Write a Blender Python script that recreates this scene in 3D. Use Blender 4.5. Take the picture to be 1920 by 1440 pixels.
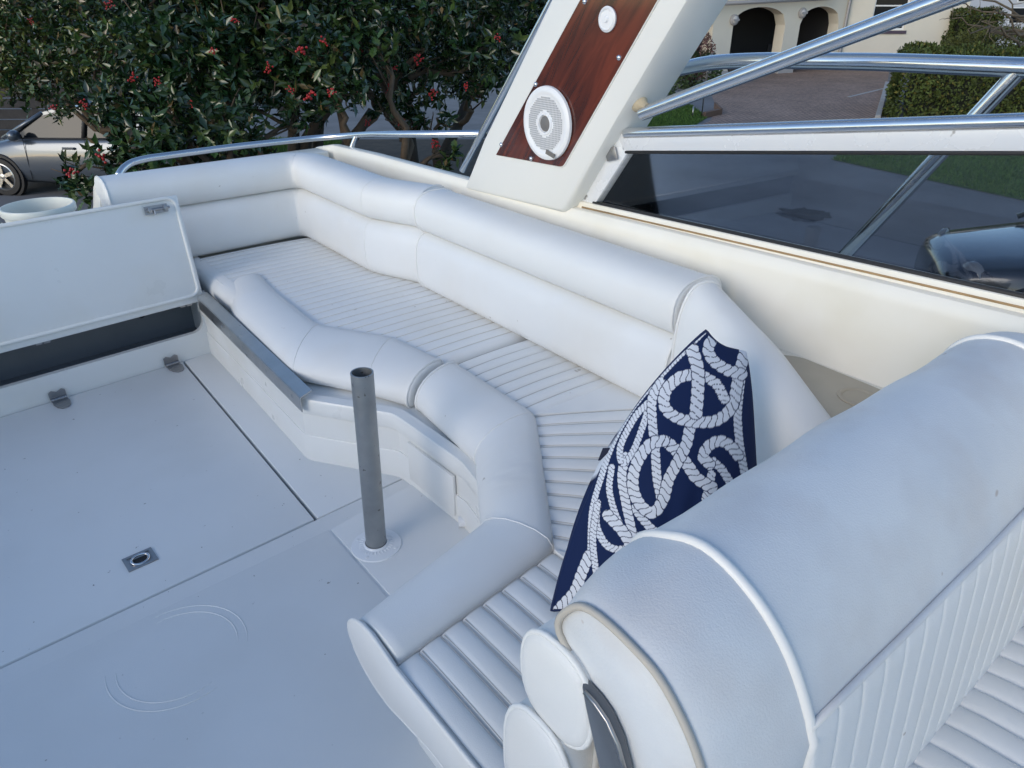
import bpy, bmesh, math, random
import numpy as np
from mathutils import Vector, Matrix
random.seed(7)
for o in list(bpy.data.objects): bpy.data.objects.remove(o)
scn = bpy.context.scene
C = scn.collection

# ---------------------------------------------------------------- camera, sky, sun, exposure
CAMZ = 3.05          # eye height over the yard
K = 0.75             # boat plan units -> metres
FLOORZ = CAMZ - 1.70 * K
FPX = 1350.0; PITCH = math.atan(725 / 1350.0); HEAD = math.atan(1230 / math.hypot(1350, 725))
F0 = np.array([math.sin(HEAD), math.cos(HEAD), 0.0]); RV = np.array([math.cos(HEAD), -math.sin(HEAD), 0.0])
ZV = np.array([0, 0, 1.0])
FV = F0 * math.cos(PITCH) - ZV * math.sin(PITCH); DV = -(F0 * math.sin(PITCH) + ZV * math.cos(PITCH))
cd = bpy.data.cameras.new('camera'); cam = bpy.data.objects.new('camera', cd); C.objects.link(cam)
cd.sensor_width = 36; cd.lens = 36 * FPX / 1920; cd.clip_start = 0.05; cd.clip_end = 600
M = Matrix(((RV[0], -DV[0], -FV[0], 0), (RV[1], -DV[1], -FV[1], 0), (RV[2], -DV[2], -FV[2], CAMZ), (0, 0, 0, 1)))
cam.matrix_world = M
scn.camera = cam
SUN_EL = math.radians(21); SUN_AZ = math.radians(259)      # compass angle of the sun, clockwise from +Y
w = bpy.data.worlds.new('World'); scn.world = w; w.use_nodes = True
nt = w.node_tree; bg = nt.nodes['Background']
sky = nt.nodes.new('ShaderNodeTexSky'); sky.sky_type = 'NISHITA'; sky.sun_disc = False
sky.sun_elevation = SUN_EL; sky.sun_rotation = SUN_AZ; sky.air_density = 1.0; sky.dust_density = 0.6; sky.ozone_density = 2.2
nt.links.new(sky.outputs[0], bg.inputs[0]); bg.inputs[1].default_value = 0.15
sl = bpy.data.lights.new('sun', 'SUN'); sl.energy = 0.62; sl.angle = math.radians(28); sl.color = (1.0, 0.90, 0.76)
so = bpy.data.objects.new('sun', sl); C.objects.link(so)
sd = Vector((math.sin(SUN_AZ) * math.cos(SUN_EL), math.cos(SUN_AZ) * math.cos(SUN_EL), math.sin(SUN_EL)))
so.rotation_euler = sd.to_track_quat('Z', 'Y').to_euler(); so.location = (0, 0, 30)
scn.view_settings.view_transform = 'Standard'; scn.view_settings.look = 'None'
scn.view_settings.gamma = 1.0; scn.view_settings.exposure = 0.58

# ---------------------------------------------------------------- pixels to places
def ray(x, y): return FV * FPX + RV * (x - 960) + DV * (y - 720)
def pz(x, y, z): d = ray(x, y); return np.array([0, 0, 1.7]) + d * ((z - 1.7) / d[2])      # boat units
def pX(x, y, X): d = ray(x, y); return np.array([0, 0, 1.7]) + d * (X / d[0])
def pY(x, y, Y): d = ray(x, y); return np.array([0, 0, 1.7]) + d * (Y / d[1])
def B(p): return (K * p[0], K * p[1], FLOORZ + K * p[2])
def gnd(x, y, z=0.0): d = ray(x, y); return np.array([0, 0, CAMZ]) + d * ((z - CAMZ) / d[2])
def at(x, y, depth): return np.array([0, 0, CAMZ]) + ray(x, y) * (depth / FPX)

# ---------------------------------------------------------------- object helpers
ORG = {}
def tag(o, label, cat, group=None):
    o['label'] = label; o['category'] = cat
    if group: o['group'] = group
    return o
def thing(name, loc, label, cat, group=None):
    o = bpy.data.objects.new(name, None); C.objects.link(o); o.location = loc; o.empty_display_size = 0.1
    ORG[o.name] = np.array(loc, float)
    return tag(o, label, cat, group)
def mk(name, verts, faces, mat, parent=None, smooth=None, boat=True):
    v = np.asarray([B(p) for p in verts] if boat else verts, float).reshape(-1, 3)
    org = ORG[parent.name] if parent is not None else v.min(0) * [0, 0, 1] + v.mean(0) * [1, 1, 0]
    me = bpy.data.meshes.new(name); me.from_pydata((v - org).tolist(), [], [tuple(int(i) for i in f) for f in faces])
    bm = bmesh.new(); bm.from_mesh(me); bmesh.ops.recalc_face_normals(bm, faces=bm.faces); bm.to_mesh(me); bm.free()
    o = bpy.data.objects.new(name, me); C.objects.link(o); ORG[o.name] = org
    if parent is not None: o.parent = parent
    else: o.location = org
    me.materials.append(mat)
    if smooth is not None:
        for p in me.polygons: p.use_smooth = True
        if smooth < 180: me.set_sharp_from_angle(angle=math.radians(smooth))
    return o
def struct(o): o['kind'] = 'structure'; return o
class MB:                                   # collects shapes for one mesh
    def __init__(s): s.v = []; s.f = []
    def add(s, v, f):
        n = len(s.v); s.v += [tuple(p) for p in v]; s.f += [tuple(i + n for i in q) for q in f]; return s
    def build(s, name, mat, parent=None, smooth=None, boat=True): return mk(name, s.v, s.f, mat, parent, smooth, boat)
def box(a, b, bev=0.0, seg=2):
    a = np.minimum(a, b); b = np.maximum(np.array(a), b) if False else np.array(b)
    bm = bmesh.new(); bmesh.ops.create_cube(bm, size=1)
    lo = np.minimum(a, b); hi = np.maximum(a, b)
    for v in bm.verts: v.co = Vector([(lo[i] + hi[i]) / 2 + v.co[i] * (hi[i] - lo[i]) for i in range(3)])
    if bev: bmesh.ops.bevel(bm, geom=bm.edges[:], offset=bev, segments=seg, affect='EDGES', profile=0.5)
    bm.verts.index_update(); r = [tuple(v.co) for v in bm.verts], [[v.index for v in f.verts] for f in bm.faces]; bm.free(); return r
def obox(origin, ax, ay, az, bev=0.0, seg=2):   # box with edge vectors from a corner
    v, f = box((0, 0, 0), (1, 1, 1))
    o = np.array(origin, float); M3 = np.array([ax, ay, az], float)
    if bev:
        L = [np.linalg.norm(q) for q in M3]; v, f = box((0, 0, 0), L, bev, seg); M3 = np.array([M3[i] / L[i] for i in range(3)])
    return [tuple(o + np.array(p) @ M3) for p in v], f
def prism(poly, h, axis=2, bev=0.0):           # poly of 3D points, h = extrusion vector
    n = len(poly); h = np.array(h, float); P = [np.array(p, float) for p in poly]
    v = P + [p + h for p in P]
    f = [list(range(n)), list(range(2 * n - 1, n - 1, -1))] + [[i, (i + 1) % n, n + (i + 1) % n, n + i] for i in range(n)]
    if bev:
        bm = bmesh.new(); vs = [bm.verts.new(p) for p in v]
        for q in f: bm.faces.new([vs[i] for i in q])
        bmesh.ops.recalc_face_normals(bm, faces=bm.faces); bm.normal_update()
        bmesh.ops.bevel(bm, geom=[e for e in bm.edges if e.calc_face_angle(0) > 0.5], offset=bev, segments=2, affect='EDGES', profile=0.5)
        bm.verts.index_update(); r = [tuple(q.co) for q in bm.verts], [[q.index for q in g.verts] for g in bm.faces]; bm.free(); return r
    return v, f
def tube(path, r, n=10, closed=False, caps=True):
    P = [np.array(p, float) for p in path]; m = len(P)
    rs = r if hasattr(r, '__len__') else [r] * m
    T = []
    for i in range(m):
        a = P[(i - 1) % m] if (closed or i > 0) else P[i]; b = P[(i + 1) % m] if (closed or i < m - 1) else P[i]
        t = b - a; T.append(t / (np.linalg.norm(t) + 1e-12))
    u = np.cross(T[0], [0, 0, 1.0])
    if np.linalg.norm(u) < 1e-3: u = np.cross(T[0], [1.0, 0, 0])
    u /= np.linalg.norm(u); v = []; f = []
    for i in range(m):
        u = u - T[i] * (u @ T[i]); u /= np.linalg.norm(u) + 1e-12; q = np.cross(T[i], u)
        for k in range(n):
            a = 2 * math.pi * k / n; v.append(tuple(P[i] + rs[i] * (math.cos(a) * u + math.sin(a) * q)))
    for i in range(m if closed else m - 1):
        j = (i + 1) % m
        for k in range(n): f.append([i * n + k, i * n + (k + 1) % n, j * n + (k + 1) % n, j * n + k])
    if not closed and caps: f += [list(range(n - 1, -1, -1)), [(m - 1) * n + k for k in range(n)]]
    return v, f
def lathe(prof, c, ax=(0, 0, 1), n=32):        # prof: (radius, height) along ax from c
    c = np.array(c, float); a = np.array(ax, float); a /= np.linalg.norm(a)
    u = np.cross(a, [0.3, 0.9, 0.1]); u /= np.linalg.norm(u); q = np.cross(a, u); v = []; f = []
    for r, h in prof:
        for k in range(n):
            t = 2 * math.pi * k / n; v.append(tuple(c + a * h + r * (math.cos(t) * u + math.sin(t) * q)))
    for i in range(len(prof) - 1):
        for k in range(n): f.append([i * n + k, i * n + (k + 1) % n, (i + 1) * n + (k + 1) % n, (i + 1) * n + k])
    f += [list(range(n - 1, -1, -1)), [(len(prof) - 1) * n + k for k in range(n)]]
    return v, f
def arcpath(pts, r=0.05, n=5):                 # polyline with rounded corners
    P = [np.array(p, float) for p in pts]; out = [P[0]]
    for i in range(1, len(P) - 1):
        a = P[i - 1] - P[i]; b = P[i + 1] - P[i]; la, lb = np.linalg.norm(a), np.linalg.norm(b); d = min(r, la * .45, lb * .45)
        s, e = P[i] + a / la * d, P[i] + b / lb * d
        for k in range(n + 1):
            t = k / n; out.append((1 - t) ** 2 * s + 2 * t * (1 - t) * P[i] + t * t * e)
    out.append(P[-1]); return out
def dense(pts, step):
    P = [np.array(p, float) for p in pts]; out = []
    for a, b in zip(P[:-1], P[1:]):
        n = max(1, int(np.linalg.norm(b - a) / step + .5)); out += [a + (b - a) * k / n for k in range(n)]
    return np.array(out + [P[-1]])

# ---------------------------------------------------------------- materials
MATS = {}
def mat(name, col, rough=0.5, metal=0.0, var=0.0, vs=4.0, bump=0.0, bs=200.0, coat=0.0, spec=0.5, col2=None, speck=0.0, speck_s=55.0, speck_c=(.12, .11, .10), stain=None, stain_s=2.5):
    m = bpy.data.materials.new(name); m.use_nodes = True; N = m.node_tree; b = N.nodes['Principled BSDF']; MATS[name] = m
    b.inputs['Roughness'].default_value = rough; b.inputs['Metallic'].default_value = metal
    b.inputs['Coat Weight'].default_value = coat; b.inputs['Coat Roughness'].default_value = 0.06; b.inputs['Specular IOR Level'].default_value = spec
    L = N.links; tc = N.nodes.new('ShaderNodeNewGeometry'); pos = tc.outputs['Position']
    cur = N.nodes.new('ShaderNodeRGB'); cur.outputs[0].default_value = (*col, 1); out = cur.outputs[0]
    def noise(s, d=4.0, r=.55):
        n = N.nodes.new('ShaderNodeTexNoise'); n.inputs['Scale'].default_value = s; n.inputs['Detail'].default_value = d; n.inputs['Roughness'].default_value = r; L.new(pos, n.inputs['Vector']); return n
    def ramp(src, a, c):
        r = N.nodes.new('ShaderNodeMapRange'); r.inputs[1].default_value = a; r.inputs[2].default_value = c; L.new(src, r.inputs[0]); return r.outputs[0]
    def mix(fac, A, Bc, k=1.0):
        x = N.nodes.new('ShaderNodeMix'); x.data_type = 'RGBA'
        if k != 1.0:
            mm = N.nodes.new('ShaderNodeMath'); mm.operation = 'MULTIPLY'; mm.inputs[1].default_value = k; L.new(fac, mm.inputs[0]); fac = mm.outputs[0]
        L.new(fac, x.inputs[0]); L.new(A, x.inputs[6])
        if isinstance(Bc, tuple): x.inputs[7].default_value = (*Bc, 1)
        else: L.new(Bc, x.inputs[7])
        return x.outputs[2]
    if var:
        c2 = col2 or tuple(c * (1 - var) for c in col); out = mix(ramp(noise(vs).outputs[0], .35, .7), out, c2)
        mr = N.nodes.new('ShaderNodeMapRange'); mr.inputs[1].default_value = .3; mr.inputs[2].default_value = .7; mr.inputs[3].default_value = max(.03, rough - .07); mr.inputs[4].default_value = min(1, rough + .1)
        L.new(noise(vs * 3.1).outputs[0], mr.inputs[0]); L.new(mr.outputs[0], b.inputs['Roughness'])
    if stain: out = mix(ramp(noise(stain_s, 3, .5).outputs[0], .48, .82), out, stain, 0.55)
    if speck:
        n = noise(speck_s, 2.0, .5); out = mix(ramp(n.outputs[0], speck, speck + .03), out, speck_c, .75)
    L.new(out, b.inputs['Base Color'])
    if bump:
        bn = N.nodes.new('ShaderNodeBump'); bn.inputs['Strength'].default_value = bump; bn.inputs['Distance'].default_value = 0.004
        L.new(noise(bs, 3).outputs[0], bn.inputs['Height']); L.new(bn.outputs[0], b.inputs['Normal'])
    return m
gel = mat('gelcoat_white', (.79, .79, .765), .34, var=.04, vs=3, stain=(.70, .67, .58), stain_s=4)
gelfloor = mat('gelcoat_floor', (.76, .77, .765), .42, var=.05, vs=1.6, bump=.10, bs=420, speck=.76, speck_s=60, stain=(.66, .66, .64), stain_s=3)
cream = mat('gelcoat_cream', (.86, .82, .73), .34, stain=(.74, .68, .54), stain_s=5)
archm = mat('gelcoat_arch', (.77, .77, .735), .38, var=.03, vs=3, bump=.06, bs=300)
tray = mat('gelcoat_beige', (.43, .385, .305), .5, var=.08, vs=8)
vinyl = mat('vinyl_white', (.80, .80, .785), .46, var=.05, vs=2.4, bump=.16, bs=520, stain=(.73, .69, .62), stain_s=3.2, speck=.76, speck_s=30, speck_c=(.4, .36, .32))
vinylh = mat('vinyl_weathered', (.74, .75, .75), .5, var=.10, vs=5, bump=.2, bs=420, col2=(.66, .675, .69), stain=(.56, .51, .48), stain_s=8, speck=.74, speck_s=26, speck_c=(.45, .38, .34))
pipe = mat('vinyl_piping', (.80, .79, .76), .42)
stitch = mat('stitch_thread', (.52, .49, .45), .8)
locker = mat('locker_grey', (.19, .205, .225), .55, var=.1, vs=6)
gapm = mat('gap_dark', (.05, .05, .05), .8)
sealant = mat('sealant_dark', (.10, .09, .08), .7)
steel = mat('stainless', (.72, .73, .75), .17, 1.0, var=.05, vs=9)
steeld = mat('stainless_dull', (.42, .41, .41), .36, 1.0, var=.2, vs=20)
alu = mat('aluminium', (.62, .61, .59), .34, 1.0, var=.12, vs=10)
alup = mat('aluminium_painted', (.76, .77, .78), .25, .1, var=.06, vs=4, col2=(.70, .73, .77), speck=.70, speck_s=25)
pole_m = mat('post_grey', (.36, .37, .37), .4, .75, var=.18, vs=12, speck=.68, speck_s=60)
plastic = mat('plastic_white', (.80, .81, .82), .35)
plasticc = mat('plastic_bucket', (.74, .74, .67), .4, var=.04, vs=6)
darkpl = mat('plastic_dark', (.10, .11, .125), .22, coat=.3)
grille = mat('grille_grey', (.42, .43, .45), .5)
black = mat('rubber_black', (.018, .018, .02), .6)
brickm = None
# varnished mahogany: stretched noise along the panel
def wood_mat():
    m = mat('mahogany', (.10, .02, .012), .18, coat=.6); N = m.node_tree; L = N.links; b = N.nodes['Principled BSDF']
    g = N.nodes.new('ShaderNodeNewGeometry'); mp = N.nodes.new('ShaderNodeMapping'); mp.inputs['Scale'].default_value = (4, 15, 2.2); m0 = N.nodes.new('ShaderNodeMapping'); m0.inputs['Rotation'].default_value = (math.radians(-37), 0, 0)
    L.new(g.outputs['Position'], m0.inputs[0]); L.new(m0.outputs[0], mp.inputs[0]); n = N.nodes.new('ShaderNodeTexNoise'); n.inputs['Scale'].default_value = 1.4; n.inputs['Detail'].default_value = 4; n.inputs['Distortion'].default_value = .9
    L.new(mp.outputs[0], n.inputs[0]); r = N.nodes.new('ShaderNodeValToRGB'); r.color_ramp.elements[0].position = .32; r.color_ramp.elements[0].color = (.030, .008, .006, 1)
    r.color_ramp.elements[1].position = .72; r.color_ramp.elements[1].color = (.165, .034, .016, 1); L.new(n.outputs[0], r.inputs[0]); L.new(r.outputs[0], b.inputs['Base Color']); return m
wood = wood_mat()
def glass_mat(name, tint, refl=1.0, rough=0.02):
    m = bpy.data.materials.new(name); m.use_nodes = True; N = m.node_tree; L = N.links; N.nodes.remove(N.nodes['Principled BSDF'])
    t = N.nodes.new('ShaderNodeBsdfTransparent'); t.inputs[0].default_value = (*tint, 1); g = N.nodes.new('ShaderNodeBsdfGlossy'); g.inputs['Roughness'].default_value = rough
    g.inputs[0].default_value = (refl, refl, refl, 1); fr = N.nodes.new('ShaderNodeFresnel'); fr.inputs[0].default_value = 1.5; mx = N.nodes.new('ShaderNodeMixShader')
    L.new(fr.outputs[0], mx.inputs[0]); L.new(t.outputs[0], mx.inputs[1]); L.new(g.outputs[0], mx.inputs[2]); L.new(mx.outputs[0], N.nodes['Material Output'].inputs[0]); return m
tint = glass_mat('tinted_glass', (.78, .80, .83))
carglass = mat('car_glass', (.012, .015, .018), .06, spec=.3)
def attr_mat(name, rough, spec=.5, trans=0.0, attr='Col'):
    m = bpy.data.materials.new(name); m.use_nodes = True; N = m.node_tree; b = N.nodes['Principled BSDF']; a = N.nodes.new('ShaderNodeAttribute'); a.attribute_name = attr
    N.links.new(a.outputs['Color'], b.inputs['Base Color']); b.inputs['Roughness'].default_value = rough; b.inputs['Specular IOR Level'].default_value = spec
    return m
leafm = attr_mat('holly_leaf', .24, .6); hedgem = attr_mat('hedge_leaf', .65, .3); grassm = attr_mat('grass_blade', .7, .3)
leaf1 = mat('holly_leaf_single', (.035, .085, .025), .28, var=.35, vs=9, col2=(.085, .12, .03))
bark = mat('bark', (.045, .036, .026), .85, var=.4, vs=9, bump=.6, bs=60)
twig = mat('twig_bark', (.105, .072, .043), .8, var=.35, vs=12)
berry = mat('berry_red', (.42, .015, .015), .3, var=.3, vs=30)

# ================================================================= GROUND AND SETTING
def sheet(name, pts, z, m):
    return struct(mk(name, [(p[0], p[1], z) for p in pts], [list(range(len(pts)))], m, None, None, False))
asphalt = mat('asphalt', (.19, .19, .195), .85, var=.25, vs=.8, bump=.5, bs=90, stain=(.09, .09, .095), stain_s=.5)
sheet('ground', [(-250, -250), (250, -250), (250, 250), (-250, 250)], 0.0, asphalt)
soil_shade = mat('soil_shade', (.07, .055, .04), .95, var=.4, vs=3, bump=.8, bs=25)
turf = mat('turf', (.05, .10, .022), .9, var=.4, vs=5, bump=.7, bs=60, col2=(.085, .13, .035))
def brick_mat():
    m = mat('paving_brick', (.2, .12, .1), .85, bump=0); N = m.node_tree; L = N.links; b = N.nodes['Principled BSDF']
    g = N.nodes.new('ShaderNodeNewGeometry'); mp = N.nodes.new('ShaderNodeMapping'); mp.inputs['Rotation'].default_value = (0, 0, math.radians(-12)); L.new(g.outputs['Position'], mp.inputs[0])
    t = N.nodes.new('ShaderNodeTexBrick'); t.inputs['Scale'].default_value = 1.0; t.inputs['Brick Width'].default_value = .22; t.inputs['Row Height'].default_value = .11; t.inputs['Mortar Size'].default_value = .014
    t.inputs['Color1'].default_value = (.27, .185, .14, 1); t.inputs['Color2'].default_value = (.20, .14, .11, 1); t.inputs['Mortar'].default_value = (.05, .04, .035, 1); L.new(mp.outputs[0], t.inputs[0])
    n = N.nodes.new('ShaderNodeTexNoise'); n.inputs['Scale'].default_value = .7; n.inputs['Detail'].default_value = 5; L.new(g.outputs['Position'], n.inputs[0])
    x = N.nodes.new('ShaderNodeMix'); x.data_type = 'RGBA'; x.blend_type = 'MULTIPLY'; x.inputs[0].default_value = .6; L.new(t.outputs[0], x.inputs[6]); L.new(n.outputs[0], x.inputs[7]); 
    h = N.nodes.new('ShaderNodeHueSaturation'); h.inputs['Value'].default_value = 2.3; L.new(x.outputs[2], h.inputs['Color']); L.new(h.outputs[0], b.inputs['Base Color'])
    bn = N.nodes.new('ShaderNodeBump'); bn.inputs['Distance'].default_value = .01; L.new(t.outputs[1], bn.inputs['Height']); bn.invert = True; L.new(bn.outputs[0], b.inputs['Normal']); return m
g2 = lambda *q: gnd(*q)[:2]
sheet('driveway', [g2(1235, 262), g2(1652, 236), g2(1668, 128), g2(1700, 96), g2(1290, 108), g2(1322, 150), g2(1345, 205), g2(1330, 228)], .006, brick_mat())

# ================================================================= THE BOAT
boat = thing('motor_boat', (0.0, 1.2, 0.0), 'cream and white motor boat with open cockpit, radar arch and tinted side window', 'boat')
Yw = lambda x: 3.696 + .0876 * x           # locker wall line
Ys = lambda x: 2.056 + .054 * x            # seam across the floor
GZ = -FLOORZ / K                           # yard level in boat units
def smooth_path(P, it=2):
    P = np.array(P, float)
    for _ in range(it):
        Q = P.copy(); Q[1:-1] = P[:-2] * .25 + P[1:-1] * .5 + P[2:] * .25; P = Q
    return P
def loft(I, O, prof, endr=(0, 0), wr=None):
    """stations I->O (x,y); prof of (s,z) closed; rounded ends"""
    I = np.array(I, float); O = np.array(O, float); n = len(prof); prof = np.array(prof, float)
    cs = (prof.max(0) + prof.min(0)) / 2; rings = []
    def ring(i, o, k=1.0, t=0):
        p = cs + (prof - cs) * k
        r = [(*(i + (o - i) * s), z) for s, z in p]
        if wr: r = [(a, b, c + wr(t, s, z)) for (a, b, c), (s, z) in zip(r, p)]
        return r
    m = len(I); D0 = (I[0] - I[1]) / np.linalg.norm(I[0] - I[1]); D1 = (I[-1] - I[-2]) / np.linalg.norm(I[-1] - I[-2])
    if endr[0]:
        for e in (0, .12, .35, .7): 
            k = math.sqrt(1 - (1 - e) ** 2); q = endr[0]; L = np.linalg.norm(prof.max(0) - prof.min(0)) / 2
            rings.append(ring(I[0] + D0 * q * (1 - e), O[0] + D0 * q * (1 - e), 1 - .30 * (1 - k)))
    for a in range(m): rings.append(ring(I[a], O[a], 1.0, a / (m - 1)))
    if endr[1]:
        for e in (.7, .35, .12, 0):
            k = math.sqrt(1 - (1 - e) ** 2); q = endr[1]; rings.append(ring(I[-1] + D1 * q * (1 - e), O[-1] + D1 * q * (1 - e), 1 - .30 * (1 - k), 1))
    v = [p for r in rings for p in r]; f = []
    for a in range(len(rings) - 1):
        for k in range(n): f.append([a * n + k, a * n + (k + 1) % n, (a + 1) * n + (k + 1) % n, (a + 1) * n + k])
    f += [list(range(n - 1, -1, -1)), [(len(rings) - 1) * n + k for k in range(n)]]
    return v, f, rings
def normals(P):
    P = np.array(P); T = np.gradient(P, axis=0); T /= np.linalg.norm(T, axis=1)[:, None]; return np.stack([-T[:, 1], T[:, 0]], 1)
def superell(co, cz, ro, rz, e=2.6, n=28):
    out = []
    for k in range(n):
        a = 2 * math.pi * k / n; c, s = math.cos(a), math.sin(a)
        out.append((co + ro * math.copysign(abs(c) ** (2 / e), c), cz + rz * math.copysign(abs(s) ** (2 / e), s)))
    return out

# ---- floor, hatch
XL = -1.85
def slab(name, poly, z1, m, parent, t=.05, bev=.004): v, f = prism([(x, y, z1 - t) for x, y in poly], (0, 0, t), bev=bev); return mk(name, v, f, m, parent, 40)
under = mk('bilge', *prism([(XL, -1.6, -.12), (1.95, -1.6, -.12), (1.95, 4.2, -.12), (XL, 4.2, -.12)], (0, 0, .055)), gapm, boat)
hatch = slab('floor_hatch', [(XL + .25, Ys(XL + .25) + .008), (.750, Ys(.75) + .008), (.776, Yw(.776) - .006), (XL + .25, Yw(XL + .25) - .006)], 0.0, gelfloor, boat)
slab('floor_side_strip', [(.763, Ys(.763) + .006), (1.14, Ys(1.14) + .006), (.95, 2.6), (.955, 3.79), (.788, Yw(.788) - .004)], -.001, gelfloor, boat)
slab('deck_floor', [(XL, -1.55), (1.9, -1.55), (1.9, Ys(1.9)), (XL, Ys(XL))], -.0015, gelfloor, boat)
slab('floor_panel', [(XL, -1.5), (.748, -1.5), (.762, Ys(.76) - .085), (XL, Ys(XL) - .062)], .0035, gelfloor, boat, .02, .003)
slab('floor_plinth', [(.772, 1.2), (1.5, 1.2), (1.5, Ys(1.3) - .02), (.772, Ys(.772) - .09)], .004, gelfloor, boat, .02, .003)
def arc_ring(c, r, a0, a1, n=40, w=.0022, h=.0016):
    return tube([(c[0] + r * math.cos(math.radians(a0 + (a1 - a0) * k / n)), c[1] + r * math.sin(math.radians(a0 + (a1 - a0) * k / n)), .0036) for k in range(n + 1)], [w * min(1, .2 + 6 * min(k, n - k) / n) for k in range(n + 1)], 8)
ringm = MB(); cc = pz(335, 1228, 0)
for r in (.165, .192):
    ringm.add(*arc_ring(cc, r, -25, 95)); ringm.add(*arc_ring(cc, r, 165, 285))
ringm.build('moulded_ring', gelfloor, boat, 180)
# hinges of the floor hatch
def hinge(c, ang):
    ca, sa = math.cos(ang), math.sin(ang)
    T = lambda x, y, z: (c[0] + x * ca - y * sa, c[1] + x * sa + y * ca, z)
    m = MB()
    m.add(*prism([T(-.032, -.01, .001), T(-.036, -.045, .001), T(-.028, -.085, .001), T(-.012, -.108, .001), T(.012, -.108, .001), T(.028, -.085, .001), T(.036, -.045, .001), T(.032, -.01, .001)], (0, 0, .006)))
    for k in range(5):
        a = -.034 + .0138 * k; m.add(*tube([T(a, -.004, .009), T(a + .0125, -.004, .009)], .010, 12))
    for sx, sy in ((-.014, -.045), (.014, -.045), (0, -.085)): m.add(*lathe([(.006, 0), (.006, .001), (.003, .003)], T(sx, sy, .007), n=10))
    m.add(*prism([T(-.036, .004, .012), T(-.036, .004, .046), T(-.022, .004, .054), T(0, .004, .042), T(.022, .004, .054), T(.036, .004, .046), T(.036, .004, .012)], (-sa * .004, -.006 * ca, 0)))
    return m.build('hinge', steeld, hatch, 40)
for q in ((110, 747), (322, 683)):
    p = pz(*q, 0); hinge((p[0], Yw(p[0]) - .012), math.atan(.0876))
# ring pull
p = pz(263, 1050, 0); ra = math.atan(.054)
T = lambda x, y, z: (p[0] + x * math.cos(ra) - y * math.sin(ra), p[1] + x * math.sin(ra) + y * math.cos(ra), z)
rp = MB(); hw, hh = .048, .040
for a in ((-hw, -hh, hw, -hh + .012), (-hw, hh - .012, hw, hh), (-hw, -hh + .012, -hw + .012, hh - .012), (hw - .012, -hh + .012, hw, hh - .012)):
    rp.add(*prism([T(a[0], a[1], .0005), T(a[2], a[1], .0005), T(a[2], a[3], .0005), T(a[0], a[3], .0005)], (0, 0, .004)))
rp.add(*prism([T(-hw + .01, -hh + .01, .0004), T(hw - .01, -hh + .01, .0004), T(hw - .01, hh - .01, .0004), T(-hw + .01, hh - .01, .0004)], (0, 0, .001)))
rpo = rp.build('ring_pull', steeld, hatch, 40)
mk('ring', *tube([T(.028 * math.cos(t), -.004 + .021 * math.sin(t), .007 + .004 * math.sin(t)) for t in np.linspace(0, 2 * math.pi, 24, endpoint=False)], .0045, 8, True), steel, rpo, 180)
MB().add(*box(T(-.022, -.016, .0016), T(.022, .012, .0022))).build('recess', black, rpo)

# ---- locker under the transom
zl0, zl1, xr = .132, .338, .928
o = []
lw = MB()
def wp(x, z, d=0): return (x, Yw(x) + d, z)
rc = .06; corner = [(xr - rc + rc * math.sin(t), zl0 + rc - rc * math.cos(t)) for t in np.linspace(0, math.pi / 2, 7)]
inner = [(XL, zl0)] + corner + [(xr, zl1), (XL, zl1)]
for d in (0, .03):
    pass
# lower lip, right jamb, as quads between the opening edge and the wall edge
edge = [(XL, zl0)] + corner + [(xr, zl1)]
outer = [(XL, -.03)] + [(x, -.03) for x, z in corner[:-3]] + [(.975, z) for x, z in corner[-3:]] + [(.975, zl1)]
outer[len(corner) - 3] = (.975, -.03)
v = []; f = []
for (a, b), (c, e) in zip(edge, outer): v += [wp(a, b), wp(c, e), wp(a, b, .03), wp(c, e, .03)]
for k in range(len(edge) - 1):
    i, j = 4 * k, 4 * k + 4; f += [[i, j, j + 1, i + 1], [i, i + 2, j + 2, j], [i + 2, i + 3, j + 3, j + 2]]
lwall = mk('locker_wall', v, f, gel, boat, 40)
mk('locker_interior', [wp(XL, .06, .03), wp(.95, .06, .03), wp(.95, .06, .26), wp(XL, .06, .26), wp(XL, .40, .03), wp(.95, .40, .03), wp(.95, .40, .26), wp(XL, .40, .26)],
   [[0, 1, 2, 3], [3, 2, 6, 7], [1, 5, 6, 2], [0, 3, 7, 4]], locker, boat)
q = pY(267, 593, 3.98); mk('drain_hole', *lathe([(.018, 0), (.018, .012), (.010, .012)], (q[0], Yw(q[0]) + .258, q[2]), (0, -1, 0), 18), black, boat, 40)
mk('transom_deck', *prism([(XL, 3.62, .40), (.96, Yw(.96) + .03, .40), (.99, 4.62, .40), (XL, 4.62, .40)], (0, 0, .04), bev=.008), gel, boat, 40)
# locker lid, propped open, leaning back
lean = np.array([.012, .135, .490]); bl = np.array([XL, Yw(XL) - .022, .335]); br = np.array([.952, Yw(.952) - .022, .335]); th = np.array([0, .032, -.009])
lid = mk('locker_lid', *obox(bl, br - bl, th, lean, .008, 3), gel, boat, 50)
rim = MB(); e = .028; nf = np.array([0, -.008, .002])
def lp(s, t): return bl + (br - bl) * s + lean * t
rim.add(*tube(arcpath([lp(0, .015) + nf * .3, lp(.994, .015) + nf * .3, lp(.994, .985) + nf * .3, lp(0, .985) + nf * .3], .05, 6), .0095, 8))
rim.build('moulded_rim', gel, lid, 180)
mk('lid_flange', *obox(bl + np.array([0, .004, -.034]), br - bl - np.array([.012, 0, 0]), (0, .028, 0), (0, .001, .032), .004), gel, lid, 50)
lt = MB(); c0 = lp(.958, .90) + nf
s_, t_ = (br - bl) / np.linalg.norm(br - bl), lean / np.linalg.norm(lean); nn = np.cross(s_, t_); nn = nn if nn[1] < 0 else -nn
lt.add(*obox(c0 - s_ * .055 - t_ * .02, s_ * .11, t_ * .04, nn * .004))
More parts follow.
